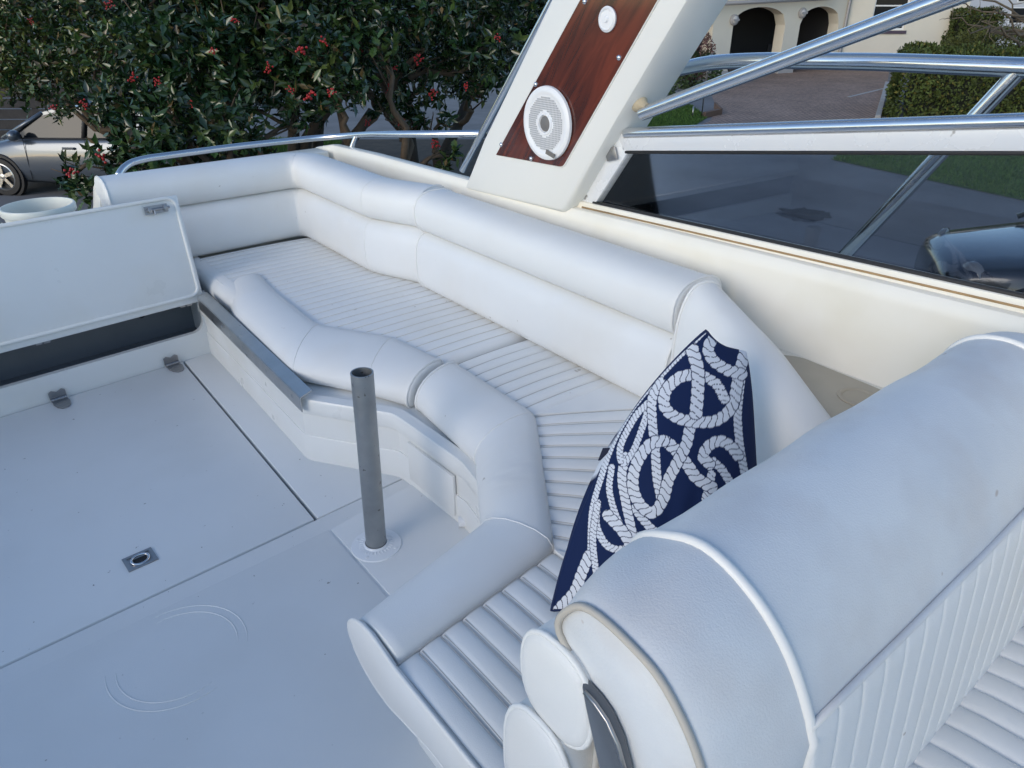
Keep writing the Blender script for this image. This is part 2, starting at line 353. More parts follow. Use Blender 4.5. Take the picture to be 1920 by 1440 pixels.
lt.add(*tube([c0 - s_ * .05 + nn * .010, c0 + s_ * .062 + nn * .010], .0065, 10))
for a in (-.042, .034): lt.add(*obox(c0 + s_ * a - t_ * .013, s_ * .016, t_ * .026, nn * .019, .002))
lt.add(*tube([c0 - s_ * .012 + nn * .010, c0 - s_ * .012 + nn * .012 - t_ * .026], .005, 8))
lt.build('barrel_bolt', steeld, lid, 40)
for q in ((78, 636), (350, 560)):
    a = pY(*q, Yw(.3) + .01); h = MB(); x = a[0]; y = Yw(x) + .004
    h.add(*box((x - .028, y, .285), (x - .004, y + .008, .33))).add(*box((x + .004, y, .285), (x + .030, y + .008, .33))).add(*tube([(x - .03, y - .004, .31), (x + .03, y - .004, .31)], .007, 8))
    h.build('hinge', steeld, lid, 40)

# ---- seat moulding under the cushions
front = [(.940, 3.80), (.925, 3.1), (.907, 2.484), (1.146, 2.135), (1.161, 1.70), (1.10, 1.42), (.64, 1.16), (.57, 1.11), (.555, .30)]
base = mk('seat_moulding', *prism([(x, y, -.02) for x, y in front + [(1.95, .28), (1.98, 4.3), (.95, 4.3)]], (0, 0, .300)), gel, boat, 30)
fp = smooth_path(dense(front, .03), 1); nr = normals(fp)
for nm, prof in (('moulding_rim', [(-.016, .232), (-.020, .240), (-.020, .292), (-.014, .300), (.03, .300), (.03, .232)]), ('moulding_plinth', [(-.007, -.01), (-.007, .118), (-.004, .122), (.02, .122), (.02, -.01)])):
    v, f, _ = loft(fp, fp + nr, prof); mk(nm, v, f, gel, base, 40)
mk('locker_door', *obox((1.150, 2.06, .03), (.006, -.30, 0), (-.0125, 0, 0), (0, 0, .175), .003), gel, base, 40)
# aluminium angle along the moulding edge
a0, a1 = np.array([.913, 3.72, .338]), np.array([.889, 2.425, .322]); sp = a1 - a0
st = MB(); st.add(*obox(a0, sp, (.050, 0, .016), (0, 0, .004))); st.add(*obox(a0 - (.003, 0, .0), sp, (.004, 0, 0), (0, 0, -.062)))
for k in (.28, .5, .72, .93): st.add(*lathe([(.007, 0), (.007, .002), (.003, .003)], a0 + sp * k + np.array([-.003, 0, -.03]), (-1, 0, 0), 10))
st.build('angle_strip', alu, boat)
q = pz(868, 980, .022); mk('drain_tube', *tube([q + np.array([-.010, .014, 0]), q + np.array([.09, -.05, 0])], .020, 16), plastic, boat, 40)

# ---- coaming, side deck, hull (both sides)
ys = [4.62, 4.50, 4.35, 3.9, 3.4, 2.98, 2.92, 2.6, 2.25, 2.15, 1.9, 1.6, 1.3, 1.0, .7, .4, 0, -.5, -1.2, -1.6]
def coam_section(y):
    zt = float(np.interp(y, [-1.6, .5, 2.2, 4.35, 4.5, 4.62], [1.05, .985, .925, .89, .86, .80])); xo = float(np.interp(y, [2.15, 2.95, 4.3, 4.62], [2.42, 2.15, 2.13, 2.02]))
    w0 = float(np.interp(y, [4.2, 4.62], [0, -.09])); 
    dk = float(np.interp(y, [2.15, 2.6], [.13, 0]))
    return [(1.95 + w0, .25), (2.02 + w0, .60), (2.055 + w0, .68), (2.07 + w0, .78), (2.058 + w0, zt - .05), (2.062 + w0, zt - .018), (2.075 + w0, zt - .003), (2.09 + w0, zt), (2.13 + w0, zt - .004), (2.15 + w0, zt - .02 - dk), (max(2.16 + w0, xo - .02), zt - .025 - dk), (xo + .015, zt - .05 - dk), (xo + .02, zt - .16 - dk), (xo - .05, .2), (xo - .30, GZ * .35), (xo - .85, GZ * .72), (.05, GZ + .02)]
for s, nm in ((1, 'hull_side'), (-1, 'hull_side')):
    secs = [[(s * x, y, z) for x, z in coam_section(y)] for y in ys]; n = len(secs[0]); v = [p for r in secs for p in r]; f = []
    for a in range(len(secs) - 1):
        for k in range(n - 1): f.append([a * n + k, a * n + k + 1, (a + 1) * n + k + 1, (a + 1) * n + k])
    f += [list(range(n)), [(len(secs) - 1) * n + k for k in range(n)]]
    mk(nm, v, f, cream, boat, 35)
mk('keel', *box((-.08, -1.6, GZ), (.08, 4.5, GZ + .2)), gel, boat)
mk('transom_panel', *box((-1.95, 4.56, -.9), (1.95, 4.63, .44)), gel, boat)
# transom back shell with its sloping end
mk('transom_shell', *prism([(.60, 4.30, .44), (.69, 4.30, .80), (.72, 4.30, .855), (2.0, 4.30, .862), (2.0, 4.30, .3), (.60, 4.30, .3)], (0, .16, 0), bev=.012), cream, boat, 40)
# shelf with cup tray beside the helm seat
shz = .67
mk('side_shelf', *box((1.84, -.4, shz - .06), (2.065, 1.30, shz), .01), cream, boat, 40)
def Sh(q): p = pz(*q, shz + .0); return (p[0], p[1])
tp = [Sh((1462, 668)), Sh((1500, 672)), Sh((1632, 726)), (2.0, .45), (1.6, .45), Sh((1560, 800))]
mk('cup_tray', *prism([(x, y, shz + .002) for x, y in arcpath(tp + [tp[0]], .03, 4)[:-1]], (0, 0, .004)), tray, boat)
cx, cy = Sh((1590, 748)); mk('cup_holder', *lathe([(.058, 0), (.058, .004), (.052, .006), (.046, .004), (.044, .001), (.0, .001)], (cx + .02, cy - .02, shz + .0055), n=32), mat('gelcoat_beige_dark', (.40, .35, .27), .5), boat, 40)

# ---- radar arch
arch_x = 2.045
ab = [pX(868, 343, arch_x), pX(1056, 388, arch_x), pX(1143, 246, arch_x), pX(1289, 0, arch_x), pX(1030, 0, arch_x), pX(905, 262, arch_x)]
up = lambda a, b, z: a + (b - a) * ((z - a[2]) / (b[2] - a[2]))
poly = [ab[0] - [0, 0, .03], ab[1] - [0, 0, .03], ab[2], up(ab[2], ab[3], 2.45), up(ab[5], ab[4], 2.45), ab[5]]
arch = mk('radar_arch', *prism(poly, (.20, -.02, 0), bev=.022), archm, boat, 40)
ax = lambda x, y, d=.0: pX(x, y, arch_x) + np.array([-d, 0, 0])
wpn = [ax(932, 290), ax(1057, 313), up(ax(1057, 313), ax(1235, 0), 2.2), up(ax(932, 290), ax(1090, 0), 2.2)]
wpn = arcpath(wpn + [wpn[0]], .02, 4)[:-1]; 
mk('wood_panel', *prism([p - [.006, 0, 0] for p in wpn], (.008, 0, 0)), wood, arch)
fr = MB(); loop = [p - [.001, 0, 0] for p in wpn]; fr.add(*tube(loop, .0045, 6, True)); fr.build('panel_recess_edge', archm, arch, 180)
scr = lathe([(.010, 0), (.010, .003), (.006, .007), (.002, .008)], (0, 0, 0), (-1, 0, 0), 12)
sme = None
for q in ((1099, 3), (1163, 108), (1007, 158), (942, 271), (998, 297)):
    p = np.array(B(ax(*q, .006))) - ORG[arch.name]
    if sme is None:
        o = mk('screw', [tuple(np.array(ax(*q, .006)) + np.array(v)) for v in scr[0]], scr[1], steel, arch, 60)
        sme = o.data; p0 = p
    else:
        o = bpy.data.objects.new('screw', sme); C.objects.link(o); o.parent = arch; o.location = p - p0
mk('courtesy_light', *lathe([(.040, 0), (.042, .008), (.034, .014), (.030, .010), (.012, .011), (.008, .016), (0.001, .016)], ax(1143, 36, .006), (-1, 0, 0), 32), plastic, arch, 40)
# speaker on the panel
sc = ax(1031, 231, .006); spk = mk('speaker', *lathe([(.138, 0), (.143, .006), (.141, .016), (.130, .023), (.120, .024), (.112, .019), (.108, .018), (.045, .022), (.042, .026), (.034, .026), (.031, .018), (.001, .018)], sc, (-1, 0, 0), 64), plastic, boat, 40)
cone = mk('tweeter', *lathe([(.030, .0), (.030, .0195), (.020, .0235), (.001, .025)], sc, (-1, 0, 0), 32), mat('cone_grey', (.16, .155, .15), .5), spk, 60)
gm = MB()
pitch = .0082
for iy in range(-14, 15):
    for iz in range(-14, 15):
        y, z = iy * pitch, iz * pitch; r = math.hypot(y, z)
        if .050 < r < .103:
            x = -.0198 - .004 * (1 - (r - .045) / .065)
            h = .0029; gm.add([(sc[0] + x, sc[1] + y - h, sc[2] + z - h), (sc[0] + x, sc[1] + y + h, sc[2] + z - h), (sc[0] + x, sc[1] + y + h, sc[2] + z + h), (sc[0] + x, sc[1] + y - h, sc[2] + z + h)], [[0, 1, 2, 3]])
g = gm.build('grille_holes', grille, spk); g['kind'] = 'stuff'
bdg = ax(1043, 284, .034); mk('badge', *obox(bdg + [0, .025, -.008], (0, -.052, -.012), (0, -.004, .017), (-.003, 0, 0)), mat('badge_grey', (.16, .15, .14), .4), spk)

# ---- side window behind the arch
wx = 2.115
gb0, gb1, gt0, gt1 = pX(1112, 380, wx), pX(1920, 556, wx), pX(1172, 284, wx), pX(1920, 285, wx)
ext = lambda a, b, Y: a + (b - a) * ((Y - a[1]) / (b[1] - a[1]))
YF = -.6; gb2, gt2 = ext(gb0, gb1, YF), ext(gt0, gt1, YF)
tb0, tb1 = pX(1166, 252, wx), pX(1920, 232, wx); tb2 = ext(tb0, tb1, YF)
win = mk('window_frame', *prism([gt0 + [0, .012, 0], gt2, tb2, tb0 + [0, .03, 0]], (.03, 0, 0), bev=.005), alup, boat, 40)
mk('glass', *prism([gb0 + [.012, 0, -.01], gb2 + [.012, 0, -.01], gt2 + [.012, 0, .01], gt0 + [.012, 0, .01]], (.006, 0, 0)), tint, win)
mk('aft_frame', *prism([pX(1062, 386, wx), gb0 + [0, -.006, -.01], gt0 + [0, -.012, -.004], tb0 + [0, .03, -.004], pX(1148, 262, wx)], (.034, 0, 0), bev=.005), alup, win, 40)
mk('corner_bracket', *obox(pX(1137, 279, wx) - [.006, 0, 0], (0, -.055, .018), (0, -.020, -.045), (-.008, 0, 0), .003), steeld, win, 40)
mk('sill', *prism([gb0 + [-.012, .10, -.05], gb2 + [-.012, 0, -.05], gb2 + [-.012, 0, -.006], gb0 + [-.012, .10, -.006]], (.06, 0, 0), bev=.006), cream, win, 40)
mk('sill_seal', *tube([gb0 + [-.013, .05, -.026], gb2 + [-.013, 0, -.026]], .0035, 6), mat('old_sealant', (.42, .27, .13), .7, var=.3, vs=9), win, 180)
mk('gasket', *tube([gb0 + [.004, 0, -.002], gb2 + [.004, 0, -.002]], .009, 8), black, win, 180)
mk('gasket', *tube([gt0 + [.004, 0, -.003], gt2 + [.004, 0, -.003]], .006, 8), black, win, 180)
mk('top_tube', *tube([tb0 + [.012, -.01, .004], (tb0 + tb2) / 2 + [.012, 0, .004], tb2 + [.012, 0, .004]], .021, 14), steel, win, 60)
# ---- tubes: windscreen strut, outer handrail with its post, aft rail
g0, g1 = pX(1204, 213, 2.11), pX(1770, 0, 2.11)
mk('windscreen_strut', *tube([g0, g1, g1 + (g1 - g0) * .5], .0245, 18), steel, boat, 60)
mk('strut_bracket', *lathe([(.030, -.012), (.034, 0), (.026, .014), (.016, .030), (.012, .05)], pX(1199, 193, 2.115), (-.25, -1, -.15), 16), mat('old_fitting', (.55, .47, .33), .6, var=.3, vs=30), boat, 40)
hx = 2.34
hr = [pX(1262, 132, hx), pX(1330, 117, hx), pX(1420, 113, hx), pX(1650, 116, hx), pX(1915, 127, hx)]; hr.append(hr[-1] + (hr[-1] - hr[-2]) * 1.2)
hrail = mk('handrail', *tube(arcpath(hr, .1, 4), .0255, 18), steel, boat, 60)
pa, pb = pX(1908, 135, hx), pX(1588, 474, hx)
mk('stanchion', *tube([pa, pb + (pb - pa) * .45], .022, 14), steel, hrail, 60)
ry = 4.46
r0 = [pY(219, 336, ry - .06), pY(228, 318, ry - .03), pY(245, 305, ry), pY(275, 297, ry), pY(440, 275, ry), pY(590, 259, ry)]
r1 = [pX(645, 255, 2.12), pX(690, 252, 2.15), pX(908, 251, 2.17)]
arail = mk('aft_rail', *tube(arcpath([np.array([r0[0][0], r0[0][1], .845])] + r0 + r1, .09, 5), .0185, 14), steel, boat, 180)
s1 = pX(668, 256, 2.13); mk('stanchion', *tube([s1, np.array([2.105, s1[1] + .03, .88])], .016, 12), steel, arail, 60)
e0, e1 = pX(905, 248, 2.14), pX(1037, 0, 2.14)
mk('arch_tube', *tube([e0 + (e0 - e1) * .37, e1, e1 + (e1 - e0) * .6], .017, 12), steel, boat, 60)

# ================================================================= CUSHIONS
def rollcushion(name, path, prof, label, cat='cushion', group=None, endr=(.012, .012), step=.03, sm=3, seams=(), m=vinyl, wr=None, ends=(1, 1)):
    P = smooth_path(dense(path, step), sm); N_ = normals(P); v, f, rings = loft(P, P + N_, prof, endr, wr)
    W = np.array([B(p) for p in v]); t = thing(name, (W[:, 0].mean(), W[:, 1].mean(), W[:, 2].min()), label, cat, group)
    mk('cover', v, f, m, t, 50)
    k0 = 4 if endr[0] else 0
    for e_, idx in ((0, k0), (1, -1 - (4 if endr[1] else 0))):
        if ends[e_]: mk('piping', *tube(rings[idx], .0052, 6, True), pipe, t, 180)
    for s in seams:
        d = np.linalg.norm(P - np.array(s), axis=1).argmin(); mk('seam', *tube([np.array(p) for p in rings[k0 + d]], .0022, 5, True), stitch if False else pipe, t, 180)
    return t
lowp = superell(.085, .545, .118, .150, 3.0); upp = superell(.098, .785, .125, .100, 2.5)
Lp = [(.735, 4.175), (1.715, 4.185), (1.705, 3.32), (1.83, 2.985)]
rollcushion('backrest_cushion', [(.70, 4.165)] + Lp[1:], upp, 'upper white vinyl backrest roll wrapping the transom corner', group='white backrest rolls round the cockpit', seams=((1.715, 4.185), (1.705, 3.32)))
rollcushion('backrest_cushion', [(1.0, 4.17)] + Lp[1:], lowp, 'lower white vinyl backrest roll wrapping the transom corner above the seat', group='white backrest rolls round the cockpit', seams=((1.715, 4.185), (1.705, 3.32)))
PL = [(1.80, 2.955), (1.797, 1.370)]
rollcushion('backrest_cushion', PL, upp, 'long straight upper white vinyl backrest roll under the tinted window', group='white backrest rolls round the cockpit')
rollcushion('backrest_cushion', PL, lowp, 'long straight lower white vinyl backrest cushion along the side seat', group='white backrest rolls round the cockpit')
cornp = superell(.060, .65, .098, .245, 2.6, 36)
rollcushion('corner_cushion', [(1.80, 1.335), (1.735, 1.08), (1.57, .70)], cornp, 'tall white vinyl corner backrest behind the rope patterned pillow', seams=(), wr=lambda t, s, z: -(z - .40) * .46 * t)
NB = [(1.60, .60), (.515, .60)]
rollcushion('backrest_cushion', NB, superell(.065, .780, .078, .095, 2.4), 'upper white backrest roll with rounded end cap behind the helm seat', group='white backrest rolls round the cockpit')
rollcushion('backrest_cushion', [(1.60, .61), (.50, .61)], superell(.055, .555, .085, .145, 2.6), 'lower white backrest roll with rounded end cap at the near seat', group='white backrest rolls round the cockpit')

# ---- seat cushions with pleated tops and front bolsters
PITCHP = .0655
FR = [0, .03, .07, .14, .28, .5, .72, .86, .93, .97]
def pleat(fr): d = min(fr, 1 - fr) * PITCHP; return -.0085 * math.exp(-(d / .0065)) - .004 * (abs(fr - .5) * 2) ** 3
def pleated(quads, zt=.402, nx=10, zb=.30):
    """quads: (I0,I1,O0,O1,first_phase) pleats run from the I side to the O side"""
    m = MB()
    for (I0, I1, O0, O1) in quads:
        I0, I1, O0, O1 = [np.array(q, float) for q in (I0, I1, O0, O1)]; L = max(np.linalg.norm(I1 - I0), 1e-6)
        n = max(1, round(L / PITCHP)); ts = [(a + fr) / n for a in range(n) for fr in FR] + [1.0]; v = []; f = []
        for t in ts:
            fr = (t * n) % 1.0; h = pleat(fr); a = I0 + (I1 - I0) * t; b = O0 + (O1 - O0) * t
            w = np.linalg.norm(b - a)
            for k in range(nx):
                u = k / (nx - 1); d = min(u, 1 - u) * w; e = -.006 * math.exp(-d / .012) + .006 * math.sin(math.pi * u)
                edge = -.020 * math.exp(-min(t, 1 - t) * L / .010) * 0
                p = a + (b - a) * u; v.append((p[0], p[1], zt + h * (1 - .5 * math.exp(-d / .02)) + e + edge))
        for a in range(len(ts) - 1):
            for k in range(nx - 1): i = a * nx + k; f.append([i, i + 1, i + nx + 1, i + nx])
        nt_ = len(ts); bd = [k for k in range(nx)] + [a * nx + nx - 1 for a in range(1, nt_)] + [(nt_ - 1) * nx + k for k in range(nx - 2, -1, -1)] + [a * nx for a in range(nt_ - 2, 0, -1)]
        b0 = len(v); v += [(v[i][0], v[i][1], zb) for i in bd]
        for a in range(len(bd)): c = (a + 1) % len(bd); f.append([bd[a], bd[c], b0 + c, b0 + a])
        m.add(v, f)
    return m
bprof = [(-.02, .345), (0, .396), (.06, .414), (.22, .424), (.42, .424), (.62, .416), (.78, .400), (.90, .378), (.975, .350), (1.0, .325), (.985, .303), (.94, .290), (.85, .286), (.3, .286), (0, .30)]
def bol(I, O, prof, endr, sm=3, step=.028, wr=None):
    I = np.array(I, float); O = np.array(O, float); Id = []; Od = []
    for a in range(len(I) - 1):
        n = max(2, int(np.linalg.norm(O[a + 1] - O[a] + I[a + 1] - I[a]) / 2 / step))
        for k in range(n): Id.append(I[a] + (I[a + 1] - I[a]) * k / n); Od.append(O[a] + (O[a + 1] - O[a]) * k / n)
    Id.append(I[-1]); Od.append(O[-1]); Id, Od = smooth_path(Id, sm), smooth_path(Od, sm)
    return Id, Od, loft(Id, Od, prof, endr, wr)
# aft seat
aft = thing('seat_cushion', B((1.45, 3.2, .30)), 'large aft white pleated seat cushion with bolster edge beside the locker', 'seat cushion', 'pleated cockpit seats')
rows = [(4.20, 1.035, 1.76), (3.66, 1.035, 1.76), (3.64, 1.20, 1.76), (3.38, 1.195, 1.75), (3.08, 1.18, 1.88), (2.865, 1.172, 1.88), (2.53, 1.365, 1.88), (2.205, 1.405, 1.88)]
def aftgrid():
    v = []; f = []; nx = 14; yv = []
    n = round((4.20 - 2.205) / PITCHP)
    for a in range(n):
        for fr in FR: yv.append((4.20 - (a + fr) * (4.20 - 2.205) / n, fr))
    yv.append((2.205, 0)); R = np.array(rows)[::-1]
    for y, fr in yv:
        xi, xb = np.interp(y, R[:, 0], R[:, 1]), np.interp(y, R[:, 0], R[:, 2])
        for k in range(nx):
            u = k / (nx - 1); d = u * (xb - xi); h = pleat(fr) * .55 * (1 - .6 * math.exp(-d / .03))
            z = .402 + h - .007 * math.exp(-d / .012) + .004 * math.sin(math.pi * u) - (.022 * math.exp(-(y - 2.205) / .010)) - .03 * math.exp(-(4.2 - y) / .02)
            v.append((xi + d, y, z))
    for a in range(len(yv) - 1):
        for k in range(nx - 1): i = a * nx + k; f.append([i, i + 1, i + nx + 1, i + nx])
    nt_ = len(yv); bd = [k for k in range(nx)] + [a * nx + nx - 1 for a in range(1, nt_)] + [(nt_ - 1) * nx + k for k in range(nx - 2, -1, -1)] + [a * nx for a in range(nt_ - 2, 0, -1)]
    b0 = len(v); v += [(v[i][0], v[i][1], .29) for i in bd]
    for a in range(len(bd)): c = (a + 1) % len(bd); f.append([bd[a], bd[c], b0 + c, b0 + a])
    return v, f
mk('pleated_top', *aftgrid(), vinyl, aft, 60)
ax_ = MB(); R_ = np.array(rows)[::-1]; na = round((4.20 - 2.205) / PITCHP)
for a in range(1, na):
    y = 4.20 - a * (4.20 - 2.205) / na; xi, xb = np.interp(y, R_[:, 0], R_[:, 1]), np.interp(y, R_[:, 0], R_[:, 2])
    ax_.add(*tube([(xi + (xb - xi) * u, y, .3972 + .004 * math.sin(math.pi * u)) for u in np.linspace(.06, .97, 6)], .0010, 4))
ax_.build('pleat_stitching', mat('stitch_stained', (.60, .54, .45), .8), aft, 180)
Id, Od, (v, f, rg) = bol([(1.235, 3.66), (1.205, 3.40), (1.186, 2.87), (1.379, 2.54), (1.415, 2.215)], [(1.03, 3.62), (.968, 3.36), (.945, 2.63), (1.125, 2.32), (1.20, 2.150)], bprof, (.05, .015))
bo = mk('bolster', v, f, vinyl, aft, 60)
mk('piping', *tube(rg[-5], .0065, 6, True), pipe, bo, 180)
for p_ in ((1.186, 2.87), (1.379, 2.54)):
    d = np.linalg.norm(Id - np.array(p_), axis=1).argmin(); mk('seam', *tube(rg[4 + d], .0024, 5, True), pipe, bo, 180)
v, f, _ = loft(dense([(1.045, 4.20), (1.06, 3.36)], .05), dense([(1.045, 4.20), (1.06, 3.36)], .05) + np.array([-1, 0]), [(-.03, .404), (.0, .400), (.03, .388), (.052, .362), (.058, .33), (.05, .30), (.03, .288), (-.03, .288)], (.0, .0)); mk('front_edge', v, f, vinyl, aft, 60)
# forward seat
fwd = thing('seat_cushion', B((1.2, 1.3, .30)), 'near white pleated seat cushion curving round to the helm seat back', 'seat cushion', 'pleated cockpit seats')
A1, A2, A3, A4 = (1.445, 2.165), (1.425, 1.66), (1.015, 1.085), (.492, 1.022)
q1, q2 = (1.90, 1.36), (1.36, .50)
pleated([(A1, A2, (1.88, 2.165), (1.88, 1.645)), (A2, A3, q1, q2), (A3, A4, (1.02, .50), (.492, .50))]).add(*prism([(*A2, .30), (*q1, .30), (1.88, 1.645, .30)], (0, 0, .104))).add(*prism([(*A3, .30), (1.02, .50, .30), (*q2, .30)], (0, 0, .104))).build('pleated_top', vinyl, fwd, 60)
def wrinkle(t, s, z):
    return (.0030 * math.sin(t * 150 + 4 * s) + .002 * math.sin(t * 97 + 9 * s)) * math.exp(-((t - .50) / .07) ** 2) * (s > .02) * (s < .97)
Id, Od, (v, f, rg) = bol([(1.445, 2.155), (1.440, 1.66), (1.03, 1.10), (.505, 1.032)], [(1.215, 2.105), (1.172, 1.66), (.962, 1.345), (.500, 1.235)], bprof, (.015, .004), 2, .022, wrinkle)
bo = mk('bolster', v, f, vinyl, fwd, 60)
mk('piping', *tube(rg[4], .0058, 6, True), pipe, bo, 180)
for p_ in ((1.440, 1.66), (1.03, 1.10)):
    d = np.linalg.norm(Id - np.array(p_), axis=1).argmin(); mk('seam', *tube(rg[4 + d], .0024, 5, True), pipe, bo, 180)
# side panel of the near end with its swept lower edge
ep = [(.50, .408), (1.02, .405), (1.06, .414), (1.12, .424), (1.17, .416), (1.215, .392), (1.240, .360), (1.243, .330), (1.225, .300), (1.19, .268), (1.13, .245), (1.06, .242), (.98, .262), (.88, .282), (.75, .285), (.50, .285)]
side = [(.480, y, z - .005) for y, z in ep]
mk('end_panel', *prism(side, (.017, 0, 0), bev=.005), vinyl, fwd, 40)
mk('piping', *tube(arcpath([(.486, y, z - .003) for y, z in ep[:10]], .02, 3), .0058, 6), pipe, fwd, 180)
mk('piping', *tube(arcpath([(.484, y, z - .006) for y, z in ep[8:]], .02, 3), .0045, 6), pipe, fwd, 180)
# rows of stitching beside each groove
sx = MB()
for (I0, I1, O0, O1, two) in ((A1, A2, (1.83, 2.165), (1.83, 1.645), 0), (A2, A3, q1, q2, 1), (A3, A4, (1.02, .56), (.492, .56), 1)):
    I0, I1, O0, O1 = [np.array(q, float) for q in (I0, I1, O0, O1)]; L_ = np.linalg.norm(I1 - I0); n = max(1, round(L_ / PITCHP))
    for a in range(0, n + 1):
        for off in ((-.0045, .0045) if two else (0,)):
            t = a / n + off / L_
            if not 0 <= t <= 1: continue
            p, q = I0 + (I1 - I0) * t, O0 + (O1 - O0) * t; w_ = np.linalg.norm(q - p)
            sx.add(*tube([(*(p + (q - p) * u), .3968 + .006 * math.sin(math.pi * u) - .003 * math.exp(-min(u, 1 - u) * w_ / .012) + (0 if two else -.0022)) for u in np.linspace(.01, .98, 9)], .0009, 4))
sx.build('pleat_stitching', stitch, fwd, 180)
# stitching on the bolster seam
for I_ in ([A1, A2, A3, A4],):
    mk('stitching', *tube([(x, y, .400) for x, y in dense(I_, .02)], .0014, 4), stitch, fwd, 180)

# ---- helm seat
helm = thing('helm_seat', B((1.2, .35, .0)), 'big weathered white helm seat with rounded back and stitched panel in the foreground', 'seat')
hp = [(.520, .86), (.565, .90), (.562, .945), (.535, .985), (.495, 1.008), (.44, 1.015), (.385, 1.003), (.335, .975), (.29, .93), (.258, .875), (.242, .825), (.275, .77), (.34, .66), (.44, .62), (.50, .80)]
hps = []
for k in range(len(hp)):                         # Catmull-Rom round the section
    p0, p1, p2, p3 = [np.array(hp[(k + j) % len(hp)]) for j in (-1, 0, 1, 2)]
    for t in (0, .33, .67): hps.append(tuple(.5 * (2 * p1 + (p2 - p0) * t + (2 * p0 - 5 * p1 + 4 * p2 - p3) * t * t + (3 * p1 - p0 - 3 * p2 + p3) * t ** 3)))
hpe = list(hps)
hpe = [(y if z > .828 or (y > .40 and z > .80) else (.234 - (.828 - z) * .17 if y < .40 else .46), z if z > .828 or (y > .40 and z > .80) else .828 - (.828 - z) * 1.9) for y, z in hps]
def hroll(x0, x1, shr, name, m, wob=0, prof=hps):
    hps = prof; cy, cz = .40, .82; xs = np.linspace(x0, x1, 26); v = []; n = len(hps); f = []
    for i, x in enumerate(xs):
        k = shr(x)
        for j, (y, z) in enumerate(hps):
            wv = wob * (math.sin(9 * x + 3 * j / n * 6.28) + math.sin(23 * x + j * .7)) 
            v.append((x, cy + (y - cy) * k + wv, cz + (z - cz) * k + wv))
    for i in range(len(xs) - 1):
        for j in range(n): f.append([i * n + j, i * n + (j + 1) % n, (i + 1) * n + (j + 1) % n, (i + 1) * n + j])
    f += [list(range(n)), [(len(xs) - 1) * n + j for j in range(n)]]
    return mk(name, v, f, m, helm, 70), v, n
bulge = lambda x: 1.0 + .02 * math.sin(math.pi * (x - .7) / 1.1)
hb, _, _ = hroll(.705, 1.80, bulge, 'backrest', vinylh, .0012)
hl, v1, n1 = hroll(.525, .705, lambda x: .80 + .19 * math.sqrt(max(0, 1 - ((.705 - x) / .185) ** 2)), 'backrest_end', vinylh, .0025, hpe)
mk('piping', *tube([v for v in v1[-n1:]], .0085, 8, True), pipe, hl, 180)
mk('seam', *tube([(p[0] - .003, p[1], p[2]) for p in v1[0:n1]], .006, 6, True), mat('seam_dirty', (.50, .46, .40), .7), hl, 180)
hroll(1.80, 1.97, lambda x: .72 + .28 * math.sqrt(max(0, 1 - ((x - 1.80) / .172) ** 2)), 'backrest_end', vinylh)
mk('piping', *tube([(1.80, .40 + (y - .40) * 1.004, .82 + (z - .82) * 1.004) for y, z in hps], .0085, 8, True), pipe, helm, 180)
# stitched front panel: vertical channels
hx0, hx1 = .700, 1.80; npn = 17; v = []; f = []; pn = []
for a in range(npn):
    for fr in (0, .03, .06, .12, .25, .5, .75, .88, .94, .97): pn.append((hx0 + (a + fr) * (hx1 - hx0) / npn, fr))
pn.append((hx1, 0)); zs = [(.848, .2465), (.838, .2315), (.80, .225), (.62, .208), (.50, .199), (.42, .195)]
for x, fr in pn:
    d = min(fr, 1 - fr) * (hx1 - hx0) / npn; g = .0045 * math.exp(-d / .0028)
    for z, y in zs: v.append((x, y + (g if z < .845 else 0), z))
nz = len(zs)
for a in range(len(pn) - 1):
    for k in range(nz - 1): i = a * nz + k; f.append([i, i + 1, i + nz + 1, i + nz])
mk('stitched_panel', v, f, vinyl, helm, 60)
mk('back_core', *box((.60, .245, .05), (1.88, .47, .70), .02), vinyl, helm, 40)
mk('stitching', *tube([(x, .2405 - .0035 * math.sin(math.pi * (x - .7) / 1.1), .8455) for x in np.linspace(hx0, hx1, 14)], .0058, 8), vinylh, helm, 180)
hs = pleated([((1.86, .20), (.66, .20), (1.86, -.42), (.66, -.42))], .44, 14, .33)
hs.v = [(x, y, z + .018 * math.sin(math.pi * min(1, max(0, (y + .42) / .62))) ) for x, y, z in hs.v]
hs.build('seat_cushion', vinyl, helm, 60)
mk('seat_box', *box((.70, -.40, .0), (1.84, .26, .335), .02), gel, helm, 40)
# dark curved hinge arm beside the backrest end
bp = [pX(*q, .505) for q in ((1089, 1284), (1098, 1296), (1118, 1318), (1140, 1350), (1160, 1395), (1175, 1450), (1190, 1530), (1140, 1530), (1122, 1440), (1106, 1370), (1096, 1325))]
mk('hinge_arm', *prism(bp, (.018, .004, 0), bev=.004), darkpl, helm, 40)
mk('arm_edge', *tube([p + [-.002, 0, 0] for p in bp[1:7]], .004, 6), steeld, helm, 180)
mk('support_moulding', *box((.55, .33, .0), (.72, .56, .66), .02), cream, helm, 40)

